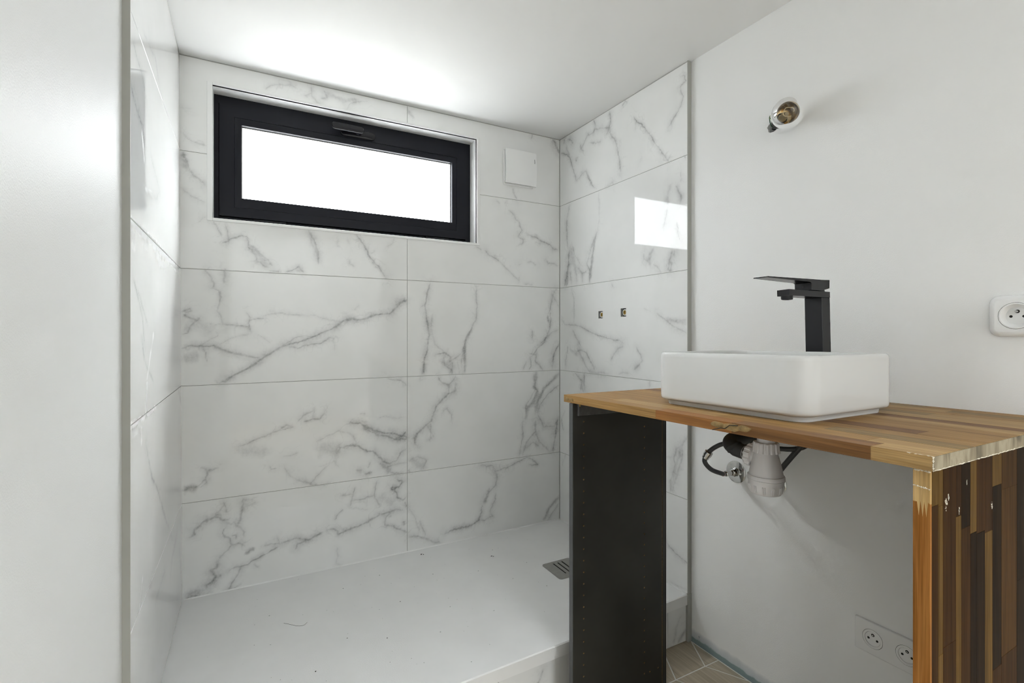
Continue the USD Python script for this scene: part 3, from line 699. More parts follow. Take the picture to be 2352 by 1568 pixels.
# ------------------------------------------------------------------ window
g = part(None, 'ground', bx(-25, 25, YB+.23, 40, -.4, -.25), plain('outside_ground', (.10, .095, .08), .9)); keys(g, kind='structure', label='unseen ground outside the window added to dim light from below')   # ground plane added so less light comes from below the horizon
win = setting('window_1', 'black framed frosted tilt window high in the tiled wall')
RY = np.array([[1, 0, 0], [0, 0, 1], [0, 1, 0]], float)            # local (x, y, z) -> world (x, z, y)
def ring_xz(o, i, y0, y1): return extrude(sbox(o[0], o[2], o[1], o[3]).difference(sbox(i[0], i[2], i[1], i[3])), y1-y0, RY, (0, y0, 0))
for a in ((WIN[0]-.0165, WIN[0], WIN[2]-.0105, WIN[3]+.0085), (WIN[1], WIN[1]+.015, WIN[2]-.0105, WIN[3]+.0085)):
    part(win, 'edging', bx(*a[:2], YB-.0025, YB+.012, *a[2:], ch=.0008), TRIMW)
for a in ((WIN[0], WIN[1], WIN[3], WIN[3]+.0085), (WIN[0], WIN[1], WIN[2]-.0105, WIN[2])):
    part(win, 'edging', bx(*a[:2], YB-.0025, YB+.012, *a[2:], ch=.0008), TRIMW)
for a in ((WIN[0]-.004, WIN[0]+.0006, WIN[2], WIN[3]), (WIN[1]-.0006, WIN[1]+.004, WIN[2], WIN[3]), (WIN[0], WIN[1], WIN[3]-.0006, WIN[3]+.004), (WIN[0], WIN[1], WIN[2]-.004, WIN[2]+.0006)):
    part(win, 'reveal', bx(*a[:2], YB+.010, YB+.115, *a[2:]), TRIMW)
SA = (-.0830, .8792, 1.4985, 1.9035); BE = (-.0352, .8335, 1.5330, 1.8610); GL = (-.0133, .8125, 1.5680, 1.8365)
part(win, 'outer_frame', ring_xz((WIN[0]+.0006, WIN[1]-.0006, WIN[2]+.0006, WIN[3]-.0006), (SA[0]-.003, SA[1]+.003, SA[2]-.003, SA[3]+.003), 2.0720, 2.110), BLACK)
part(win, 'outer_frame', ring_xz((WIN[0]+.002, WIN[1]-.002, WIN[2]+.002, WIN[3]-.002), (SA[0]+.012, SA[1]-.012, SA[2]+.012, SA[3]-.012), 2.098, 2.112), BLACK)
sash = part(win, 'sash', ring_xz(SA, (BE[0]-.0008, BE[1]+.0008, BE[2]-.0008, BE[3]+.0008), 2.0595, 2.096), BLACK)
part(win, 'glazing_bead', ring_xz(BE, GL, 2.0605, 2.081), BLACK)
part(win, 'glazing_rebate', ring_xz((BE[0]-.006, BE[1]+.006, BE[2]-.006, BE[3]+.006), (GL[0]-.0036, GL[1]+.0036, GL[2]-.0036, GL[3]+.0036), 2.0822, 2.0945), BLACK)  # black ring added to block sky light leaking past the bead
part(win, 'gasket', ring_xz((GL[0]-.001, GL[1]+.001, GL[2]-.001, GL[3]+.001), (GL[0]+.0028, GL[1]-.0028, GL[2]+.0028, GL[3]-.0028), 2.0785, 2.0815), GASKET)
part(win, 'pane', bx(GL[0]-.0034, GL[1]+.0034, 2.082, 2.090, GL[2]-.0034, GL[3]+.0034), GLASSY, label='bright frosted glass pane')
for x0, x1 in ((.026, .137), (.690, .800)):
    part(win, 'hinge', bx(x0, x1, 2.0585, 2.074, 1.4870, 1.4955, ch=.001), BLACKG)
hb = [ring(.334+i, .471-i, 1.8665+i, 1.8975-i, .0150-i, 8) for i in (0, 0, .003)]
hm = loft([np.stack([r[:, 0], np.full(len(r), y), r[:, 1]], -1) for r, y in zip(hb, (2.0595, 2.0525, 2.0500))])
gr = [ring(.296+i, .419-i, 1.8745+i, 1.9010-i, .0115-i*.8, 8) for i in (.004, .0012, 0, 0, .0012, .004)]
gm = loft([np.stack([r[:, 0], np.full(len(r), y)-.02*np.maximum(0, (.39-r[:, 0]))**1.0*.5, r[:, 1]], -1) for r, y in zip(gr, (2.031, 2.0295, 2.027, 2.022, 2.0195, 2.018))])
nk = lathe([(.0125, -.024), (.0095, -.02), (.0085, -.008), (.010, 0)], (.401, 2.028, 1.8845), (0, -1, 0), 20)
hd = part(win, 'handle', hm, BLACKG, smooth=40)
part(hd, 'grip', cat([gm, nk]), BLACKG, smooth=40)

# ------------------------------------------------------------------ shower
tray = thing('shower_tray', 'long white resin shower tray raised on a low step under the window', 'shower tray')
yf = lambda x: 1.165+.033*x
pts = [(x, y, z) for c in (.003,) for (x, y) in ((XL+.001, yf(XL)), (XR-.001, yf(XR)), (XR-.001, YB-.001), (XL+.001, YB-.001)) for z in (ZT-.037,)]
pts += [(x, y, ZT-.003) for x, y in ((XL+.001, yf(XL)), (XR-.001, yf(XR)), (XR-.001, YB-.001), (XL+.001, YB-.001))]
pts += [(x, y, ZT) for x, y in ((XL+.001, yf(XL)+.003), (XR-.001, yf(XR)+.003), (XR-.001, YB-.001), (XL+.001, YB-.001))]
part(tray, 'tray_body', trimesh.Trimesh(np.array(pts), process=False).convex_hull, TRAY)
def fillet(p, q, n):          # small triangular seam between the tray and a wall; n points away from the wall
    p, q, n = map(np.array, (p, q, n)); s = .0035
    v = [e + k for e in (p, q) for k in (np.zeros(3), n*s, np.array([0, 0, s]))]
    return trimesh.Trimesh(np.array(v), process=False).convex_hull
t = part(None, 'trim_4', cat([fillet((XL-.003, YB-.0004, ZT), (XR, YB-.0004, ZT), (0, -1, 0)), fillet((XR-.0004, YR+.004, ZT), (XR-.0004, YB, ZT), (-1, 0, 0))]), TRIMW); keys(t, kind='structure', label='thin white silicone seam between shower tray and tiles')
dx, dy = 1.0825, 1.5675
plate = rrect(.132, .132, .013)
for o in (-.0198, 0, .0198):
    plate = plate.difference(sbox(o-.0026, -.036, o+.0026, .0505).buffer(.0004))
dr = thing('drain_cover', 'square brushed steel drain cover with three slots in the shower tray', 'drain cover')
part(dr, 'cover_plate', extrude(plate, .0016, t=(dx, dy, ZT+.0006)), STEEL)
part(dr, 'drain_void', extrude(rrect(.125, .125, .012), .0006, t=(dx, dy, ZT+.0001)), DARK)  # dark sheet laid under the slots in place of shade in the drain
step = thing('shower_step', 'marble tiled front of the low step carrying the shower tray', 'step')
part(step, 'grout', bx(XL, XR, 1.225, 1.40, -.02, ZT-.038), GROUT, kind='stuff')
VSTEP = [[4, 35, 760, 95, 740, 60, 700, 20], [2, 25, 1330, 100, 1300, 60, 1290, 5], [8, 22, 1345, 40, 1310, 5], [3, 30, 200, 110, 260, 40]]
fs = lambda u, v, d: np.stack([u, 1.2145-.012+.012*np.clip((u+.2)/1.4, 0, 1)+d, v], -1)
for a, b in ((XL+.001, .614), (.614, 1.261), (1.261, XR-.001)):
    m, at = tile(a+.001, b-.001, .0015, ZT-.0395, fs, VSTEP, g=.005, seed=33)
    part(step, 'tile', m, MARBLE, prim=at)
t = part(None, 'trim_3', bx(XR-.0005, XW-.0005, 1.2065, 1.23, 0, ZT), TRIM_SHADED); keys(t, kind='structure', label='strip painted in a shade grey closing the end of the low step against the wall')
for (y0, y1, z0, z1), lab in zip(INL, ('brass water outlet in the square cut tile hole nearer the corner', 'brass water outlet in the ragged tile hole nearer the basin')):
    t = thing('water_outlet', lab, 'water outlet', 'capped shower valve outlets in the tiled wall')
    yc, zc = (y0+y1)/2-.004, (z0+z1)/2
    part(t, 'cavity', cat([bx(XW-.0035, XW-.0005, y0, y1, z0, z1)]), DARK)
    part(t, 'fitting', lathe([(.0135, 0), (.0135, .0105), (.0118, .0125), (.0098, .0125), (.0092, .005), (0, .005)], (XW-.002, yc, zc), (-1, 0, 0), 24), TRIMW, smooth=35)
    part(t, 'brass_thread', lathe([(.0090, .006), (.0086, .0112), (.0045, .0112), (.0040, .0085), (0, .0085)], (XW-.002, yc, zc), (-1, 0, 0), 20), BRASS, label='brass threaded mouth')
vent = thing('air_vent', 'square white air vent with a curved cover right of the window', 'air vent')
part(vent, 'back_plate', bx(1.0373, 1.1950, YB-.0085, YB, 1.7555, 1.9140, ch=.003), PVC)
part(vent, 'spacer', bx(1.048, 1.186, YB-.026, YB-.0085, 1.7665, 1.9030), PVC)
gx, gz = np.linspace(1.0400, 1.2020, 15), np.linspace(1.7603, 1.9165, 25)
def cov(y_off):
    X, Z = np.meshgrid(gx, gz, indexing='ij')
    t = (Z-gz[0])/(gz[-1]-gz[0])*2-1; s = (X-gx[0])/(gx[-1]-gx[0])*2-1
    return np.stack([X, YB-.0255-.0055*(1-t*t)+.002*s*s+y_off, Z], -1)
A, B = cov(0.0), cov(.0045)
i = np.arange(15*25).reshape(15, 25); N = 15*25
q = np.stack([i[:-1, :-1], i[1:, :-1], i[1:, 1:], i[:-1, 1:]], -1).reshape(-1, 4)
edge = np.r_[i[:, 0], i[-1, 1:], i[::-1, -1][1:], i[0, ::-1][1:-1]]
e2 = np.roll(edge, -1)
side = np.stack([edge, e2, e2+N, edge+N], -1)
Q = np.vstack([q, q[:, ::-1]+N, side])
part(vent, 'cover', (np.vstack([A.reshape(-1, 3), B.reshape(-1, 3)]), Q), PVC, smooth=40)
tx = meshkit.text_mesh('Atlantic', .0042, depth=.0005)
tx.apply_scale([1.0, 1.0, 1.0])
L = tx.bounds[1][0]
RT = np.array([[0, -1, 0], [0, 0, -1], [1, 0, 0]], float)
tm_ = xform(tx, RT, (1.1925, 0, 1.8655)); t_ = (tm_.vertices[:, 2]-gz[0])/(gz[-1]-gz[0])*2-1; s_ = (tm_.vertices[:, 0]-gx[0])/(gx[-1]-gx[0])*2-1
tm_.vertices[:, 1] += YB-.0255-.0055*(1-t_*t_)+.002*s_*s_
part(vent, 'lettering', tm_, BLACK, label='small dark upright lettering')
# grit on the tray
def chip(x, y, r):
    p = RNG.normal(size=(9, 3)); p /= np.linalg.norm(p, axis=1)[:, None]
    m = trimesh.Trimesh(p*[r, r*RNG.uniform(.5, 1), r*.5], process=False).convex_hull
    m.apply_translation((x, y, ZT+r*.45)); return m
ch = []
for px in [(.463, 1.637), (.30, 1.80), (.44, 1.86), (.62, 1.78), (.78, 1.70), (.86, 1.58), (.95, 1.50), (.35, 1.45), (.52, 1.42), (.27, 1.52), (.60, 1.53), (.70, 1.45), (.16, 1.40), (-.05, 1.38), (.42, 1.30), (.55, 1.25), (.98, 1.66), (.90, 1.86), (.05, 1.75)]:
    ch.append(chip(px[0]+RNG.normal()*.01, px[1]+RNG.normal()*.01, RNG.uniform(.0014, .0026)))
for k in range(110):
    ch.append(chip(RNG.uniform(-.12, 1.25), RNG.uniform(1.25, 1.97), RNG.uniform(.0005, .0012)))
g = part(None, 'floor_grit', cat(ch), GRIT, kind='stuff'); keys(g, label='fine dark grit scattered over the white shower tray', category='grit')
for (x, y), lab in (((.878, 1.7926), 'largest black crumb lying on the shower tray towards the drain'), ((.6336, 1.945), 'black crumb lying on the tray at the foot of the tiled back wall')):
    g = part(None, 'dirt_crumb', cat([chip(x, y, .0042), chip(x+.006, y-.004, .0034), chip(x+.004, y+.004, .0025)]), GRIT); keys(g, label=lab, category='dirt')
hr = tube(spline([(.105, 1.690, ZT+.0006), (.118, 1.676, ZT+.001), (.140, 1.655, ZT+.0006), (.158, 1.648, ZT+.0006), (.170, 1.660, ZT+.0006)]), .00035, 5)
g = part(None, 'hair', hr, GRIT); keys(g, label='single curved hair lying on the white shower tray', category='hair')

# ------------------------------------------------------------------ vanity
TY, TX, ZW = -.0125, -.004, H-.159                                  # the worktop is not quite level
ztop = lambda x, y: ZW + TY*(y-.3) + TX*(x-.784)
def tilt(m):
    m = m.copy(); v = np.array(m.vertices); v[:, 2] += TY*(v[:, 1]-.3)+TX*(v[:, 0]-.784); m.vertices = v; return m
tones = {'honey': ((.25, .125, .032), (.44, .26, .09)), 'tan': ((.34, .195, .068), (.54, .36, .155)), 'brown': ((.13, .055, .016), (.27, .13, .042)),
         'olive': ((.17, .105, .038), (.33, .215, .085)), 'red': ((.25, .095, .022), (.40, .18, .05)), 'pale': ((.52, .33, .13), (.68, .47, .22))}
WY = {k: wood(f'acacia_{k}_along', *v, 1, rough=.5, spec=.25) for k, v in tones.items()}
shade_and_front_tones = {'umber': ((.024, .010, .0030), (.058, .026, .0075)), 'ebony': ((.010, .005, .0018), (.022, .011, .0038)), 'sap': ((.075, .040, .010), (.14, .080, .022)), 'brown': ((.036, .016, .0045), (.080, .038, .010)),  # side staves darkened: shade on that face is put into the wood tones
              'red': tones['red'], 'pale': tones['pale']}
WZ = {k: wood(f'acacia_{k}_upright', *v, 2, rough=.25, spec=.008) for k, v in shade_and_front_tones.items()}
ENDG = mat('acacia_end_grain', {
    'g': ('geometry', {}), 'm': ('mapping', {'scale': (38, 38, 11)}), 'n': ('noise_texture', {'scale': 1.0, 'detail': 5, 'distortion': 1.0}),
    'r': ('rgb_ramp', {'ramp': [(.3, (.07, .055, .032)), (.45, (.22, .18, .115)), (.62, (.34, .29, .20)), (.75, (.16, .12, .07))]}), 'p': ('principled_bsdf', {'roughness': .75})},
    [('g.position', 'm.vector'), ('m.vector', 'n.vector'), ('n.fac', 'r.fac'), ('r.color', 'p.base_color')])
SPL = plain('pale_splinters', (.72, .66, .54), .8)
top = thing('worktop', 'solid wood staved worktop carrying the white basin', 'worktop')
X0, X1, YA, YE = .7835, 1.3665, .2998, 1.140
ns = 14; xs = np.linspace(X0, X1, ns+1)
xs[1:-1] += RNG.uniform(-.003, .003, ns-1)
seq = ['honey', 'tan', 'olive', 'honey', 'tan', 'brown', 'honey', 'olive', 'tan', 'honey']
for k in range(ns):
    if k == 0: cuts, kinds = [YA, .372, .60, .79, YE], ['tan', 'brown', 'red', 'honey']
    else:
        c = RNG.uniform(.0, .25); cuts = [YA]
        y = YA + .08 + c
        while y < YE-.1: cuts.append(y); y += RNG.uniform(.22, .42)
        cuts.append(YE); kinds = [seq[(k*3+j*2+int(RNG.integers(0, 2))) % len(seq)] for j in range(len(cuts)-1)]
    for a, b, kd in zip(cuts, cuts[1:], kinds):
        part(top, 'stave', tilt(bx(xs[k]+.00008, xs[k+1]-.00008, a+.00005, b-.00005, ZW-.0198, ZW + RNG.uniform(-.0001, .0001), ch=.00035)), WY[kd])
part(top, 'end_face', tilt(bx(X0+.0005, X1, YA-.0012, YA+.0002, ZW-.0195, ZW-.0006)), ENDG, label='rough sawn end grain')
def splint(p, q, r, n=40, amp=.0012):
    P = np.linspace(p, q, n) + RNG.normal(size=(n, 3))*amp*[.3, .3, 1]
    return tube(P, np.clip(RNG.normal(1, .6, n), .15, 2.2)*r, 5)
part(top, 'splintered_edge', tilt(cat([splint((X0+.001, YA-.0012, ZW-.0186), (X1-.1, YA-.0012, ZW-.0186), .0005, 90, .0004), splint((X0, YA-.0006, ZW-.019), (X0, YA-.0006, ZW-.001), .0007, 20, .0004),
     splint((X0, YA, ZW-.0004), (X0+.001, YA+.03, ZW-.0004), .0005, 14, .0003)])), SPL, kind='stuff', label='pale splintered saw edge')
FILL = plain('wood_filler', (.27, .175, .065), .8, noise=.3, scale=120, bump=.6, bscale=160)
ks = []
for yy, zz, ry, rz in ((.630, -.008, .016, .007), (.600, -.009, .022, .008), (.575, -.007, .017, .006), (1.125, -.010, .012, .007), (1.104, -.011, .011, .006)):
    p = RNG.normal(size=(40, 3)); p /= np.linalg.norm(p, axis=1)[:, None]
    m = trimesh.Trimesh(p*[.0022, ry, rz]*RNG.uniform(.75, 1.1, (40, 1)), process=False).convex_hull; m.apply_translation((X0+.0002, yy, ZW+zz)); ks.append(m)
part(top, 'filler_patch', tilt(cat(ks[:3])), FILL, label='knot patched with yellow filler'); part(top, 'filler_patch', tilt(cat(ks[3:])), FILL, label='knot patched with yellow filler')
part(top, 'crack', tilt(cat([tube([(X0-.0021, .640, ZW-.0190), (X0-.0024, .622, ZW-.013), (X0-.0024, .612, ZW-.0125), (X0-.0020, .603, ZW-.005), (X0-.002, .585, ZW-.003)], .0007, 5)])), DARK)

cab = thing('cabinet_panel', 'tall black cabinet side panel drilled for shelf pins carrying the far end of the worktop', 'cabinet panel')
CY0, CY1, CX0, CX1 = 1.098, 1.115, .785, 1.134
zc_ = ztop(.95, 1.106)-.0205
pb = mf(bx(CX0, CX1, CY0, CY1, 0.0, zc_, ch=.0006))
hx = []
for k in range(26):
    z = .8279-.032*k
    if z > .03:
        hx.append((.8212, z))
        if k: hx.append((1.0443, z-.0015))
hx += [(1.0669, .057), (1.0999, .058)]
for x, z in hx: pb = pb - mf(lathe([(0, 0), (.0025, 0), (.0025, .012), (0, .012)], (x, CY0-.001, z), (0, 1, 0), 12))
pb = pb - mf(bx(1.1160, 1.1188, CY0-.01, CY0+.006, -.01, zc_+.01))
part(cab, 'panel', tm(pb), PANEL)
part(cab, 'front_edging', bx(CX0-.0009, CX0, CY0+.0003, CY1-.0003, 0, zc_), EDGEB)
part(cab, 'shelf_pin_hole', cat([lathe([(.0025, .0004), (.00242, .0004), (.00242, .0108), (0, .0108)], (x, CY0, z), (0, 1, 0), 12) for x, z in hx]), CHIP, kind='stuff', label='rows of drilled shelf pin holes showing raw chipboard')
part(cab, 'back_groove', bx(1.1159, 1.1189, CY0+.0012, CY0+.0062, 0, zc_-.001), CHIP, label='narrow groove with bare brown chipboard')
rl = part(cab, 'rail', tilt(bx(.7975, 1.11, CY0-.0085, CY0, ZW-.0550, ZW-.0205, ch=.001)), RAIL, label='dark metal rail under the worktop')
part(rl, 'screw', lathe([(.0026, 0), (.0026, .0008), (.0015, .0014), (0, .0014)], (.8015, CY0-.0085, ztop(.8, 1.09)-.0265), (0, -1, 0), 12), BRASS)

sp = thing('wood_side_panel', 'staved wooden panel with shade painted into its side under the near end of the worktop', 'wooden panel')
PY0, PY1 = .3087, .3280
u2x = lambda x: (lambda u: (u*.87897+.47686)*PY0/(-u*.47686+.87897))((2070+x/2.862-1176)/1128)
def y2z(x, y):
    u = (2070+x/2.862-1176)/1128; t = PY0/(-u*.47686+.87897)
    return H-(1020+y/2.862-766.7)/1128*t
zt_ = lambda x: ztop(x, .318)-.0212
cols = [(205, 245, [(0, 'sap'), (410, 'umber')]), (245, 275, [(0, 'sap'), (410, 'sap'), (1395, 'sap')]), (275, 360, [(0, 'brown'), (120, 'umber'), (1340, 'umber')]), (360, 395, [(0, 'umber'), (480, 'sap')]),
        (395, 455, [(0, 'ebony'), (560, 'umber')]), (455, 495, [(0, 'sap'), (590, 'ebony')]), (495, 550, [(0, 'umber'), (590, 'ebony')]), (550, 600, [(0, 'umber'), (585, 'sap')]),
        (600, 660, [(0, 'sap'), (280, 'ebony'), (1490, 'umber')]), (660, 760, [(0, 'brown'), (300, 'brown'), (1400, 'umber')]), (760, 830, [(0, 'ebony'), (900, 'ebony')]), (830, 905, [(0, 'sap'), (700, 'umber')]),
        (905, 985, [(0, 'umber'), (400, 'brown')])]
X00 = .800
zj0, zj1 = H-.2269, H-.2453
def stave_front(poly): return extrude(poly, .0040, RX, (X00, 0, 0))  # thin front skin keeps the lit tone; the side behind carries painted shade
teeth = [(PY1, zj0)]
for k in range(3):
    y = PY1-.0042-.0042*k
    teeth += [(y-.0004, zj0), (y-.0024, zj1 - .0006*(k % 2)), (y-.0044, zj0+.002)]
teeth += [(PY0, zj0)]
ztp = zt_(X00)
part(sp, 'stave', stave_front(Polygon([(PY0, ztp), (PY1, ztp)]+teeth)), WZ['pale'], label='pale finger jointed stave end')
part(sp, 'stave', stave_front(Polygon([(PY0, 0), (PY1, 0)]+teeth)), WZ['red'])
for a, b, seg in cols:
    xa, xb = (X00+.0041 if a == 205 else u2x(a)), u2x(b)
    zs = [zt_(xa)]+[y2z(a, s[0]) for s in seg[1:]]+[0.0]
    for k, s in enumerate(seg):
        part(sp, 'stave', bx(xa+.00006, xb-.00006, PY0+RNG.uniform(-.00008, .00008), PY1, zs[k+1]+.00005, zs[k]-.00005, ch=.0003), WZ[s[1]])
xa = u2x(985); k = 0
while xa < 1.355:
    xb = min(xa+RNG.uniform(.028, .045), 1.3660)
    part(sp, 'stave', bx(xa+.0001, xb-.0001, PY0, PY1, 0, zt_(xa), ch=.0003), WZ[['umber', 'sap', 'ebony', 'brown'][k % 4]]); xa = xb; k += 1
part(sp, 'saw_mark', cat([splint((X00-.0003, PY0, H-.2065), (X00-.0003, PY1, H-.2050), .0006, 24, .0004), splint((X00-.0003, PY0, zt_(X00)-.003), (X00-.0003, PY1, zt_(X00)-.003), .0009, 20, .0005)]), SPL, kind='stuff', label='pale splintered saw marks')
sm_ = []
for x, y, r in ((295, 390, .006), (310, 350, .004), (430, 250, .003), (595, 400, .005), (380, 440, .003)):
    for k in range(16):
        d = RNG.normal(size=2)*[.28, .9]*r*.8; q = .0002+abs(RNG.normal())*.0004
        sm_.append(bx(u2x(x)+d[0]-q, u2x(x)+d[0]+q, PY0-.00022, PY0-.00005, y2z(x, y)+d[1]-q*1.6, y2z(x, y)+d[1]+q*1.6))
part(sp, 'plaster_speck', cat(sm_), SPL, kind='stuff', label='white plaster specks on the shade toned side')

# basin
bs = thing('basin', 'white rectangular ceramic vessel basin with rounded corners on the wooden worktop', 'basin')
sx0, sx1, sy0, sy1, SR = .8708, 1.1913, .5138, .8861, .045
hb_ = .1234
def br(i, z): r = ring(sx0+i, sx1-i, sy0+i, sy1-i, max(SR-i, .012), 14); return np.column_stack([r, np.full(len(r), ZW+z)])
out_ = [(.006, .0122), (.0022, .0140), (.0006, .0175), (0, .023), (0, .060), (0, .112), (.0006, .1175), (.0022, .1212), (.0045, .1232), (.0070, hb_), (.0090, .1228), (.0108, .1205), (.0118, .116), (.0125, .10), (.016, .06), (.024, .034), (.040, .024), (.075, .0205), (.110, .0185), (.140, .0180)]
part(bs, 'bowl', tilt(loft([br(*o) for o in out_], cap0=False)), CERAMIC, smooth=50)
part(bs, 'foot', tilt(loft([br(*o) for o in [(.0185, .0002), (.0178, .0010), (.0166, .0090), (.0150, .0104), (.0120, .0108), (.0080, .0120), (.004, .0132)]], cap1=False)), CERAMIC, smooth=35)
part(bs, 'drain_ring', tilt(lathe([(0, .002), (.020, .002), (.0315, .0030), (.033, .0005)], (1.031, .70, ZW+.0180), (0, 0, 1), 32)), CHROME, smooth=40)
part(bs, 'plug', tilt(lathe([(0, .0075), (.018, .007), (.0205, .004), (.0205, .002)], (1.031, .70, ZW+.0180), (0, 0, 1), 28)), CHROME, smooth=40)

# tap
fa = thing('tap', 'tall square matt black mixer tap standing behind the white basin', 'tap')
def lean(m):
    m = m.copy(); v = np.array(m.vertices); v[:, 1] += .0215*(v[:, 2]-(H+.1)); m.vertices = v; return m
FX0, FX1, FY0, FY1 = 1.2050, 1.2385, .6755, .7175
zb_ = ztop(1.22, .69)
part(fa, 'column', lean(bx(FX0, FX1, FY0, FY1, zb_, H+.0872, ch=.0012)), TAP)
part(fa, 'base_plate', lean(bx(FX0-.003, FX1+.003, FY0-.003, FY1+.003, zb_, zb_+.004, ch=.001)), TAP)
sp_ = Polygon([(1.0775, FY0), (FX1, FY0), (FX1, FY1), (1.20, FY1), (1.0905, .7125)])
part(fa, 'spout', lean(tm(mf(extrude(sp_, .0140, t=(0, 0, H+.0873))))), TAP)
part(fa, 'aerator', lean(lathe([(.0125, 0), (.0125, -.006), (.0112, -.0085), (.0095, -.0088), (.009, -.006), (0, -.006)], (1.098, .694, H+.0873), (0, 0, 1), 28)), BLACKG, smooth=35)
part(fa, 'cartridge', lathe([(.0165, 0), (.0165, .003), (.0150, .0065), (.012, .0085)], (1.2215, .6965, H+.1010), (0, 0, 1), 28), TAP, smooth=35)
prof = Polygon([(1.2385, H+.1298), (1.205, H+.1288), (1.172, H+.1285), (1.003, H+.1262), (1.001, H+.1247), (1.0005, H+.1238), (1.158, H+.1218), (1.1640, H+.1195), (1.1645, H+.1035), (1.205, H+.1028), (1.2372, H+.1100)])
RL = np.array([[1, 0, 0], [0, 0, 1], [0, 1, 0]], float)            # (x, z) profile extruded along y
lev = extrude(prof, .040, RL, (0, FY0+.0005, 0))
v = np.array(lev.vertices); k = np.clip((1.165-v[:, 0])/.165, 0, 1); v[:, 1] = np.where(v[:, 1] > .70, v[:, 1]-.006*k, v[:, 1]); lev.vertices = v
lv = part(fa, 'lever', lev, TAP)
part(lv, 'screw_hole', lathe([(0, .0004), (.0021, .0004), (.0021, 0)], (1.1643, FY0+.0205, H+.1115), (-1, 0, 0), 16), DARK)

# ------------------------------------------------------------------ plumbing
TXc, TYc = 1.031, .700
trap = thing('bottle_trap', 'pale grey plastic bottle trap hanging under the worktop below the basin', 'bottle trap')
def scallop(prof, o, n=72, lobes=14, amp=.09):
    m = lathe(prof, (0, 0, 0), (0, 0, 1), n); v = np.array(m.vertices); a = np.arctan2(v[:, 1], v[:, 0]); r = np.hypot(v[:, 0], v[:, 1])
    s = np.where(r > .02, 1 - amp*(np.cos(a*lobes) > .45), 1.0); v[:, 0] *= s; v[:, 1] *= s; m.vertices = v; m.apply_translation(o); return m
O = (TXc, TYc, H)
part(trap, 'tailpiece', lathe([(.0185, -.262), (.0185, -.1856)], O, n=28), GREYPVC, smooth=35)
part(trap, 'top_nut', scallop([(.0185, -.2435), (.0255, -.2435), (.0268, -.2455), (.0278, -.2600), (.0288, -.2635), (.0288, -.2660), (.020, -.2660)], O), GREYPVC, smooth=28)
part(trap, 'body', lathe([(.0180, -.2645), (.0232, -.2660), (.0240, -.2690), (.0264, -.2760), (.0300, -.2890), (.0330, -.3030), (.0350, -.3140), (.0354, -.3180), (.0350, -.319)], O, n=48), GREYPVC, smooth=35)
part(trap, 'collar', lathe([(.0345, -.3165), (.0375, -.3165), (.0385, -.3180), (.0388, -.3240), (.0376, -.3252), (.0384, -.3260), (.0382, -.3280), (.036, -.3285)], O, n=48), GREYPVC, smooth=35)
cup = part(trap, 'cup', lathe([(.0370, -.3280), (.0366, -.3330), (.0356, -.3460), (.0335, -.3540), (.0300, -.3580), (.024, -.3596), (0, -.3600)], O, n=48), GREYPVC, smooth=35)
ribs = []
for k in range(12):
    a = math.radians(-128+k*30+5)
    for d in (-.055, .055):
        ca, sa = math.cos(a+d), math.sin(a+d)
        ribs.append(tube([(TXc+r*ca, TYc+r*sa, H+z) for r, z in ((.0358, -.3370), (.0364, -.3385), (.0352, -.3480), (.0335, -.3535), (.031, -.3550))], [.0006, .0014, .0015, .0012, .0004], 8))
part(cup, 'rib', cat(ribs), GREYPVC, kind='stuff', smooth=40)
ZO = H-.2830
part(trap, 'outlet', lathe([(.0175, .012), (.0175, .052)], (TXc, TYc, ZO), (0, 1, .10), 28), GREYPVC, smooth=35)
part(trap, 'outlet_nut', xform(scallop([(.017, .027), (.0255, .028), (.0272, .031), (.0272, .0405), (.0235, .0445), (.017, .0445)], (0, 0, 0), lobes=12), frame((0, 1, .10)), (TXc, TYc, ZO)), GREYPVC, smooth=28)
wp = thing('waste_pipe', 'black rubber waste pipe elbow running from the bottle trap into the wall', 'waste pipe')
z1 = ZO+.010
wpath = np.vstack([[(TXc, TYc+.040, ZO+.004), (TXc, TYc+.060, ZO+.006), (TXc, TYc+.078, ZO+.0078)],
                   [(TXc+.026-.026*math.cos(a), TYc+.080+.026*math.sin(a), z1+.012*a/1.57) for a in np.linspace(0, math.pi/2, 12)],
                   [(TXc+.08, TYc+.106, z1+.016), (TXc+.2, TYc+.106, z1+.020), (XW-.002, TYc+.106, z1+.022)]])
part(wp, 'pipe', tube(wpath, .0175, 28), RUBBER, smooth=40)
for k in (0, 2, 15):
    p, q = wpath[k], wpath[k+1] if k < len(wpath)-1 else wpath[k]
    part(wp, 'cuff', lathe([(.0178, 0), (.0195, .0008), (.0198, .008), (.0178, .009)], p, q-p, 28), RUBBER, smooth=35)
def rose(y, z, lab):
    t = thing('wall_rose', lab, 'pipe rose', 'chrome pipe roses below the basin')
    part(t, 'plate', lathe([(.0345, 0), (.0343, .0022), (.030, .0040), (.016, .0062), (.0125, .0064), (.0125, 0)], (XW, y, z), (-1, 0, 0), 48), CHROME, smooth=35)
    part(t, 'nipple', lathe([(.0125, .005), (.0145, .006), (.0145, .010), (.0105, .011), (.0105, .022), (.0085, .023), (.0085, .030)], (XW, y, z), (-1, 0, 0), 32), CHROME, smooth=30)
    hx_ = extrude(Polygon([(.0135*math.cos(math.radians(60*k)), .0135*math.sin(math.radians(60*k))) for k in range(6)]), .008, frame((-1, 0, 0)), (XW-.012, y, z))
    part(t, 'hex_nut', hx_, BRASS if False else CHROME)
    part(t, 'set_screw', lathe([(0, .003), (.0032, .003), (.0035, 0)], (XW-.0065, y-.020, z-.001), (-1, -.3, 0), 14), CHROME)
rose(1.030, .6332, 'round chrome wall rose left of the bottle trap where the looped hose ends')
rose(.899, .6336, 'round chrome wall rose half hidden behind the bottle trap')
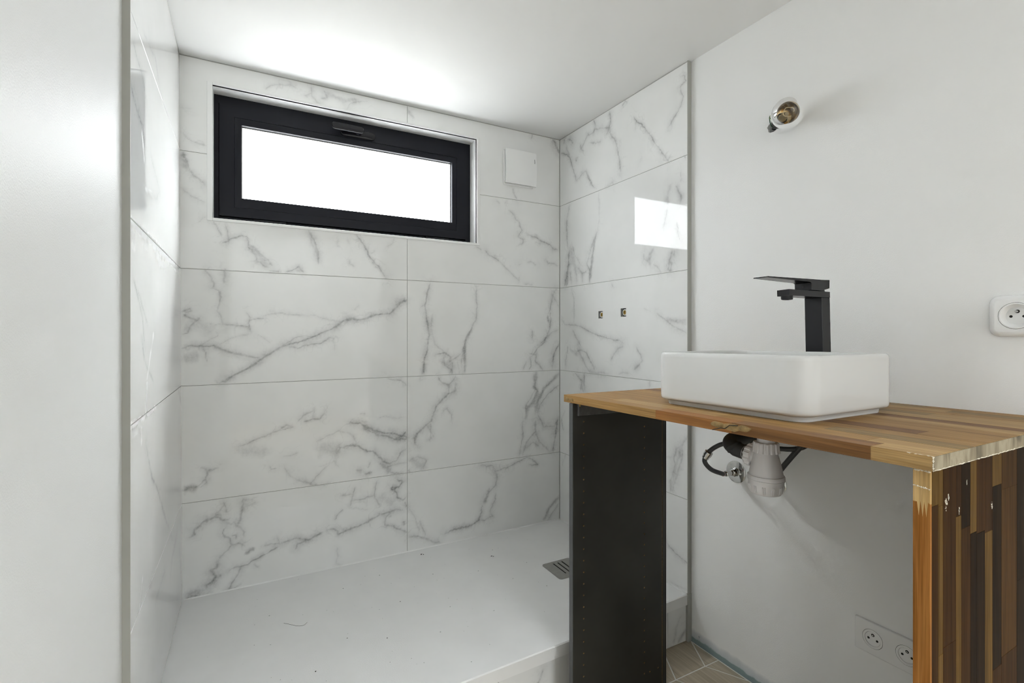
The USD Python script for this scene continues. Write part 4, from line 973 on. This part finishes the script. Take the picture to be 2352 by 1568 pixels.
def pxd(px, py, w):            # a point of the photograph at depth w along the view
    u, vv = (px-1176)/1128, (766.7-py)/1128
    return (w*(u*.87897+.47686), w*(-u*.47686+.87897), H+w*vv)
h1 = thing('water_hose', 'dark flexible water hose looping left from the chrome rose up to the tap', 'water hose')
A1 = (XW-.030, 1.030, .6332)
lower = spline([A1, (XW-.052, 1.034, .6320), pxd(1657, 1087, 1.50), pxd(1634, 1078, 1.47), pxd(1619, 1061, 1.45), pxd(1621, 1046, 1.435)], 9)
upper = spline([pxd(1628, 1037, 1.43), pxd(1642, 1027, 1.42), pxd(1662, 1019, 1.40), pxd(1700, 1017, 1.37), pxd(1740, 1022, 1.35), pxd(1790, 1030, 1.32), pxd(1825, 1031, 1.30), pxd(1850, 1024, 1.295), pxd(1868, 1004, 1.295), pxd(1872, 985, 1.295)], 9)
part(h1, 'lower_hose', tube(lower, .0068, 16), HOSE, smooth=40)
part(h1, 'upper_hose', tube(upper, .0064, 16), HOSE, smooth=40)
d = np.array(pxd(1631, 1033, 1.427))-np.array(pxd(1620, 1050, 1.437)); d /= np.linalg.norm(d)
o = np.array(pxd(1622, 1048, 1.436))
part(h1, 'coupling', cat([lathe([(.0075, -.006), (.0098, -.005), (.0098, .004), (.0115, .0045), (.0115, .017), (.009, .0185), (.0068, .0185)], o, d, 28)]), CHROME, smooth=30)
e = np.array(A1); dd = np.array((XW-.052, 1.034, .6320))-e
part(h1, 'ferrule', lathe([(.0085, -.002), (.0088, .0), (.0088, .016), (.0070, .018)], e, dd, 24), CHROME, smooth=30)
ii = [i for i, p in enumerate(lower) if True]
def band(path, a, b, r, mat_, lab):
    part(h1, 'label_band', tube(path[a:b], r, 18), mat_, label=lab, smooth=40)
band(lower, 12, 15, .0071, PVC, 'white printed label band'); band(lower, 14, 16, .00705, plain('red_print', (.5, .12, .08), .5), 'red band')
h2 = thing('water_hose', 'dark flexible water hose slanting down behind the bottle trap', 'water hose')
p2 = spline([(XW-.030, .899, .6336), (XW-.055, .895, .640), pxd(1786, 1086, 1.34), pxd(1806, 1063, 1.315), pxd(1826, 1040, 1.30), pxd(1845, 1019, 1.285), pxd(1858, 1000, 1.28), pxd(1862, 985, 1.28)], 9)
part(h2, 'hose', tube(p2, .0068, 16), HOSE, smooth=40)
part(h2, 'ferrule', lathe([(.0085, -.002), (.0088, .0), (.0088, .016), (.0070, .018)], (XW-.030, .899, .6336), (-1, -.1, .2), 24), CHROME, smooth=30)

# ------------------------------------------------------------------ lamp on the wall
lb = thing('light_bulb', 'bare tinted glass light bulb hanging by its wires from a wall hole', 'light bulb')
BC = np.array([1.300, .818, 1.6735]); ax = np.array([-.0678, -.089, -.0065]); ax = ax/np.linalg.norm(ax)   # from the hole out to the bulb
R_ = .0425
gp = [(R_*math.sin(t), -R_*math.cos(t)) for t in np.linspace(math.pi, .62, 34)]
gp += [(.0190, -.0405), (.0150, -.0465), (.0140, -.0520)]
part(lb, 'glass', lathe(gp, BC, ax, 56), BULB, smooth=True)
rf = [(.0150+.0185*math.sin(t), -.0395+.029*(1-math.cos(t))) for t in np.linspace(math.pi/2, .0, 20)]
part(lb, 'reflector', lathe(rf, BC, ax, 56), AMBER, smooth=True, label='amber mirrored coating inside the bulb')
part(lb, 'stem', lathe([(.011, -.040), (.0085, -.020), (.005, -.008), (0, -.006)], BC, ax, 24), plain('lamp_stem', (.55, .52, .45), .2), smooth=40)
fil = np.array([(.013*math.cos(a), .013*math.sin(a), .004*math.sin(3*a)) for a in np.linspace(0, 5.2, 40)]) @ frame(ax).T + BC + ax*.004
part(lb, 'filament', tube(fil, .0011, 8), plain('filament', (.8, .76, .66), .35))
part(lb, 'cap', lathe([(.0142, -.050), (.0146, -.054), (.0138, -.057), (.0142, -.060)], BC, ax, 28), STEEL, smooth=35)
lh = thing('lamp_holder', 'black lamp holder with green and yellow earth wire behind the bare bulb', 'lamp holder')
part(lh, 'holder', lathe([(.0150, -.0535), (.0175, -.0540), (.0180, -.060), (.0165, -.076), (.0120, -.084), (.005, -.085)], BC, ax, 28), GRIT, smooth=35)
hp = np.array((XW+.020, .907, 1.680)); e0 = BC-ax*.086
WG, WYL, WB = plain('green_insulation', (.02, .10, .05), .4), plain('yellow_insulation', (.55, .52, .05), .4), plain('black_insulation', (.012, .012, .012), .4)
ew = spline([hp, (XW-.004, .909, 1.684), pxd(1767.5, 268.8, 1.415), pxd(1775, 267, 1.385), pxd(1782, 274, 1.37), e0+np.array([.004, .004, .004])], 8)
w_ = part(lh, 'earth_wire', tube(ew, .0013, 8), WG, label='green earth wire')
part(w_, 'yellow_stripe', tube(ew+np.array([-.0004, -.0004, .0005]), .00112, 8), WYL, label='yellow stripe')
ew2 = spline([pxd(1767.5, 269.5, 1.415), pxd(1776, 279, 1.40), pxd(1786, 287.5, 1.385), pxd(1791, 290, 1.375)], 8)
w_ = part(lh, 'earth_wire', tube(ew2, .0013, 8), WG, label='green earth wire')
part(w_, 'yellow_stripe', tube(ew2+np.array([-.0003, -.0003, -.0006]), .0011, 8), WYL, label='yellow stripe')
for k, off in enumerate(((.003, -.003), (-.003, .002))):
    part(lh, 'live_wire', tube(spline([hp+np.array([0, off[0], off[1]]), (XW-.002, .905+off[0], 1.678+off[1]), e0+np.array([.006, .006, off[1]]), e0], 8), .0014, 8), WB)

# ------------------------------------------------------------------ sockets
FRX = np.array([[0, 0, -1], [-1, 0, 0], [0, 1, 0]], float)         # local x -> -y (rightwards in view), y -> z, z -> -x (out of the wall)
def plate_loft(w, h, r, lv, holes):
    """plate with rounded corners; holes: (x, radius) of round openings"""
    rg = []
    for i, z in lv:
        p = ring(-w/2+i, w/2-i, -h/2+i, h/2-i, max(r-i, .0015), 8); rg.append(np.column_stack([p, np.full(len(p), z)]))
    side = loft(rg, cap1=False)
    i, z = lv[-1]
    top = Polygon(ring(-w/2+i, w/2-i, -h/2+i, h/2-i, max(r-i, .0015), 8))
    for x, q in holes: top = top.difference(Polygon([(x+q*math.cos(a), q*math.sin(a)) for a in np.linspace(0, 2*math.pi, 48, endpoint=False)]))
    face = extrude(top, .0012, t=(0, 0, z-.0012))
    return cat([side, face])
def outlet(t, y, z, ro, ri, zt, wd, slope):
    """round French socket set in the plate (top at height zt): collar, recessed well, two holes and an earth pin"""
    T = (XW, y, z)
    part(t, 'socket_well', xform(lathe([(ro-.0006, zt-.004), (ro-.0006, zt), (ro-.0011, zt+.0005), (ri+.0006, zt+.0005), (ri, zt-.0002), (ri-slope, zt-wd), (0, zt-wd)], n=56), FRX, T), SOCK, smooth=30)
    part(t, 'gap_ring', xform(lathe([(ro-.0007, zt-.0010), (ro+.0004, zt-.0010)], n=48), FRX, T), DARK)
    for dx in (-.0095, .0095):
        part(t, 'pin_hole', xform(lathe([(0, zt-wd+.0004), (.0025, zt-wd+.0004), (.0026, zt-wd)], (dx, -.001, 0), n=18), FRX, T), DARK)
    part(t, 'earth_pin', xform(lathe([(.0022, 0), (.0022, min(wd, .008)), (.0014, min(wd, .008)+.002), (0, min(wd, .008)+.0024)], (0, .0090, zt-wd), n=16), FRX, T), CHROME, smooth=35)
    part(t, 'pin_collar', xform(lathe([(.0022, .0004), (.0034, .0004), (.0036, 0)], (0, .0090, zt-wd), n=18), FRX, T), DARK)
s1 = thing('wall_socket', 'white single wall socket with rounded corners above the worktop at the right', 'wall socket')
CYs, CZs = .3840, 1.1065
part(s1, 'cover_plate', xform(plate_loft(.0845, .0845, .0170, [(0, 0), (.0004, .003), (.002, .0065), (.005, .0090), (.009, .0102), (.0105, .0104)], [(0, .0268)]), FRX, (XW, CYs, CZs)), SOCK, smooth=40)
outlet(s1, CYs, CZs, .0268, .0232, .0104, .0090, .006)
s2 = thing('wall_socket', 'white double wall socket low on the wall beside the wooden panel', 'wall socket')
CZ2 = .3165
part(s2, 'cover_plate', xform(plate_loft(.1560, .0800, .0025, [(0, 0), (.0003, .0055), (.0012, .0068), (.0025, .0072)], [(.6040-.6415, .0228), (.6040-.5700, .0228)]), FRX, (XW, .6040, CZ2)), SOCK, smooth=30)
for y in (.6415, .5700):
    outlet(s2, y, CZ2, .0228, .0170, .0072, .0016, .0006)
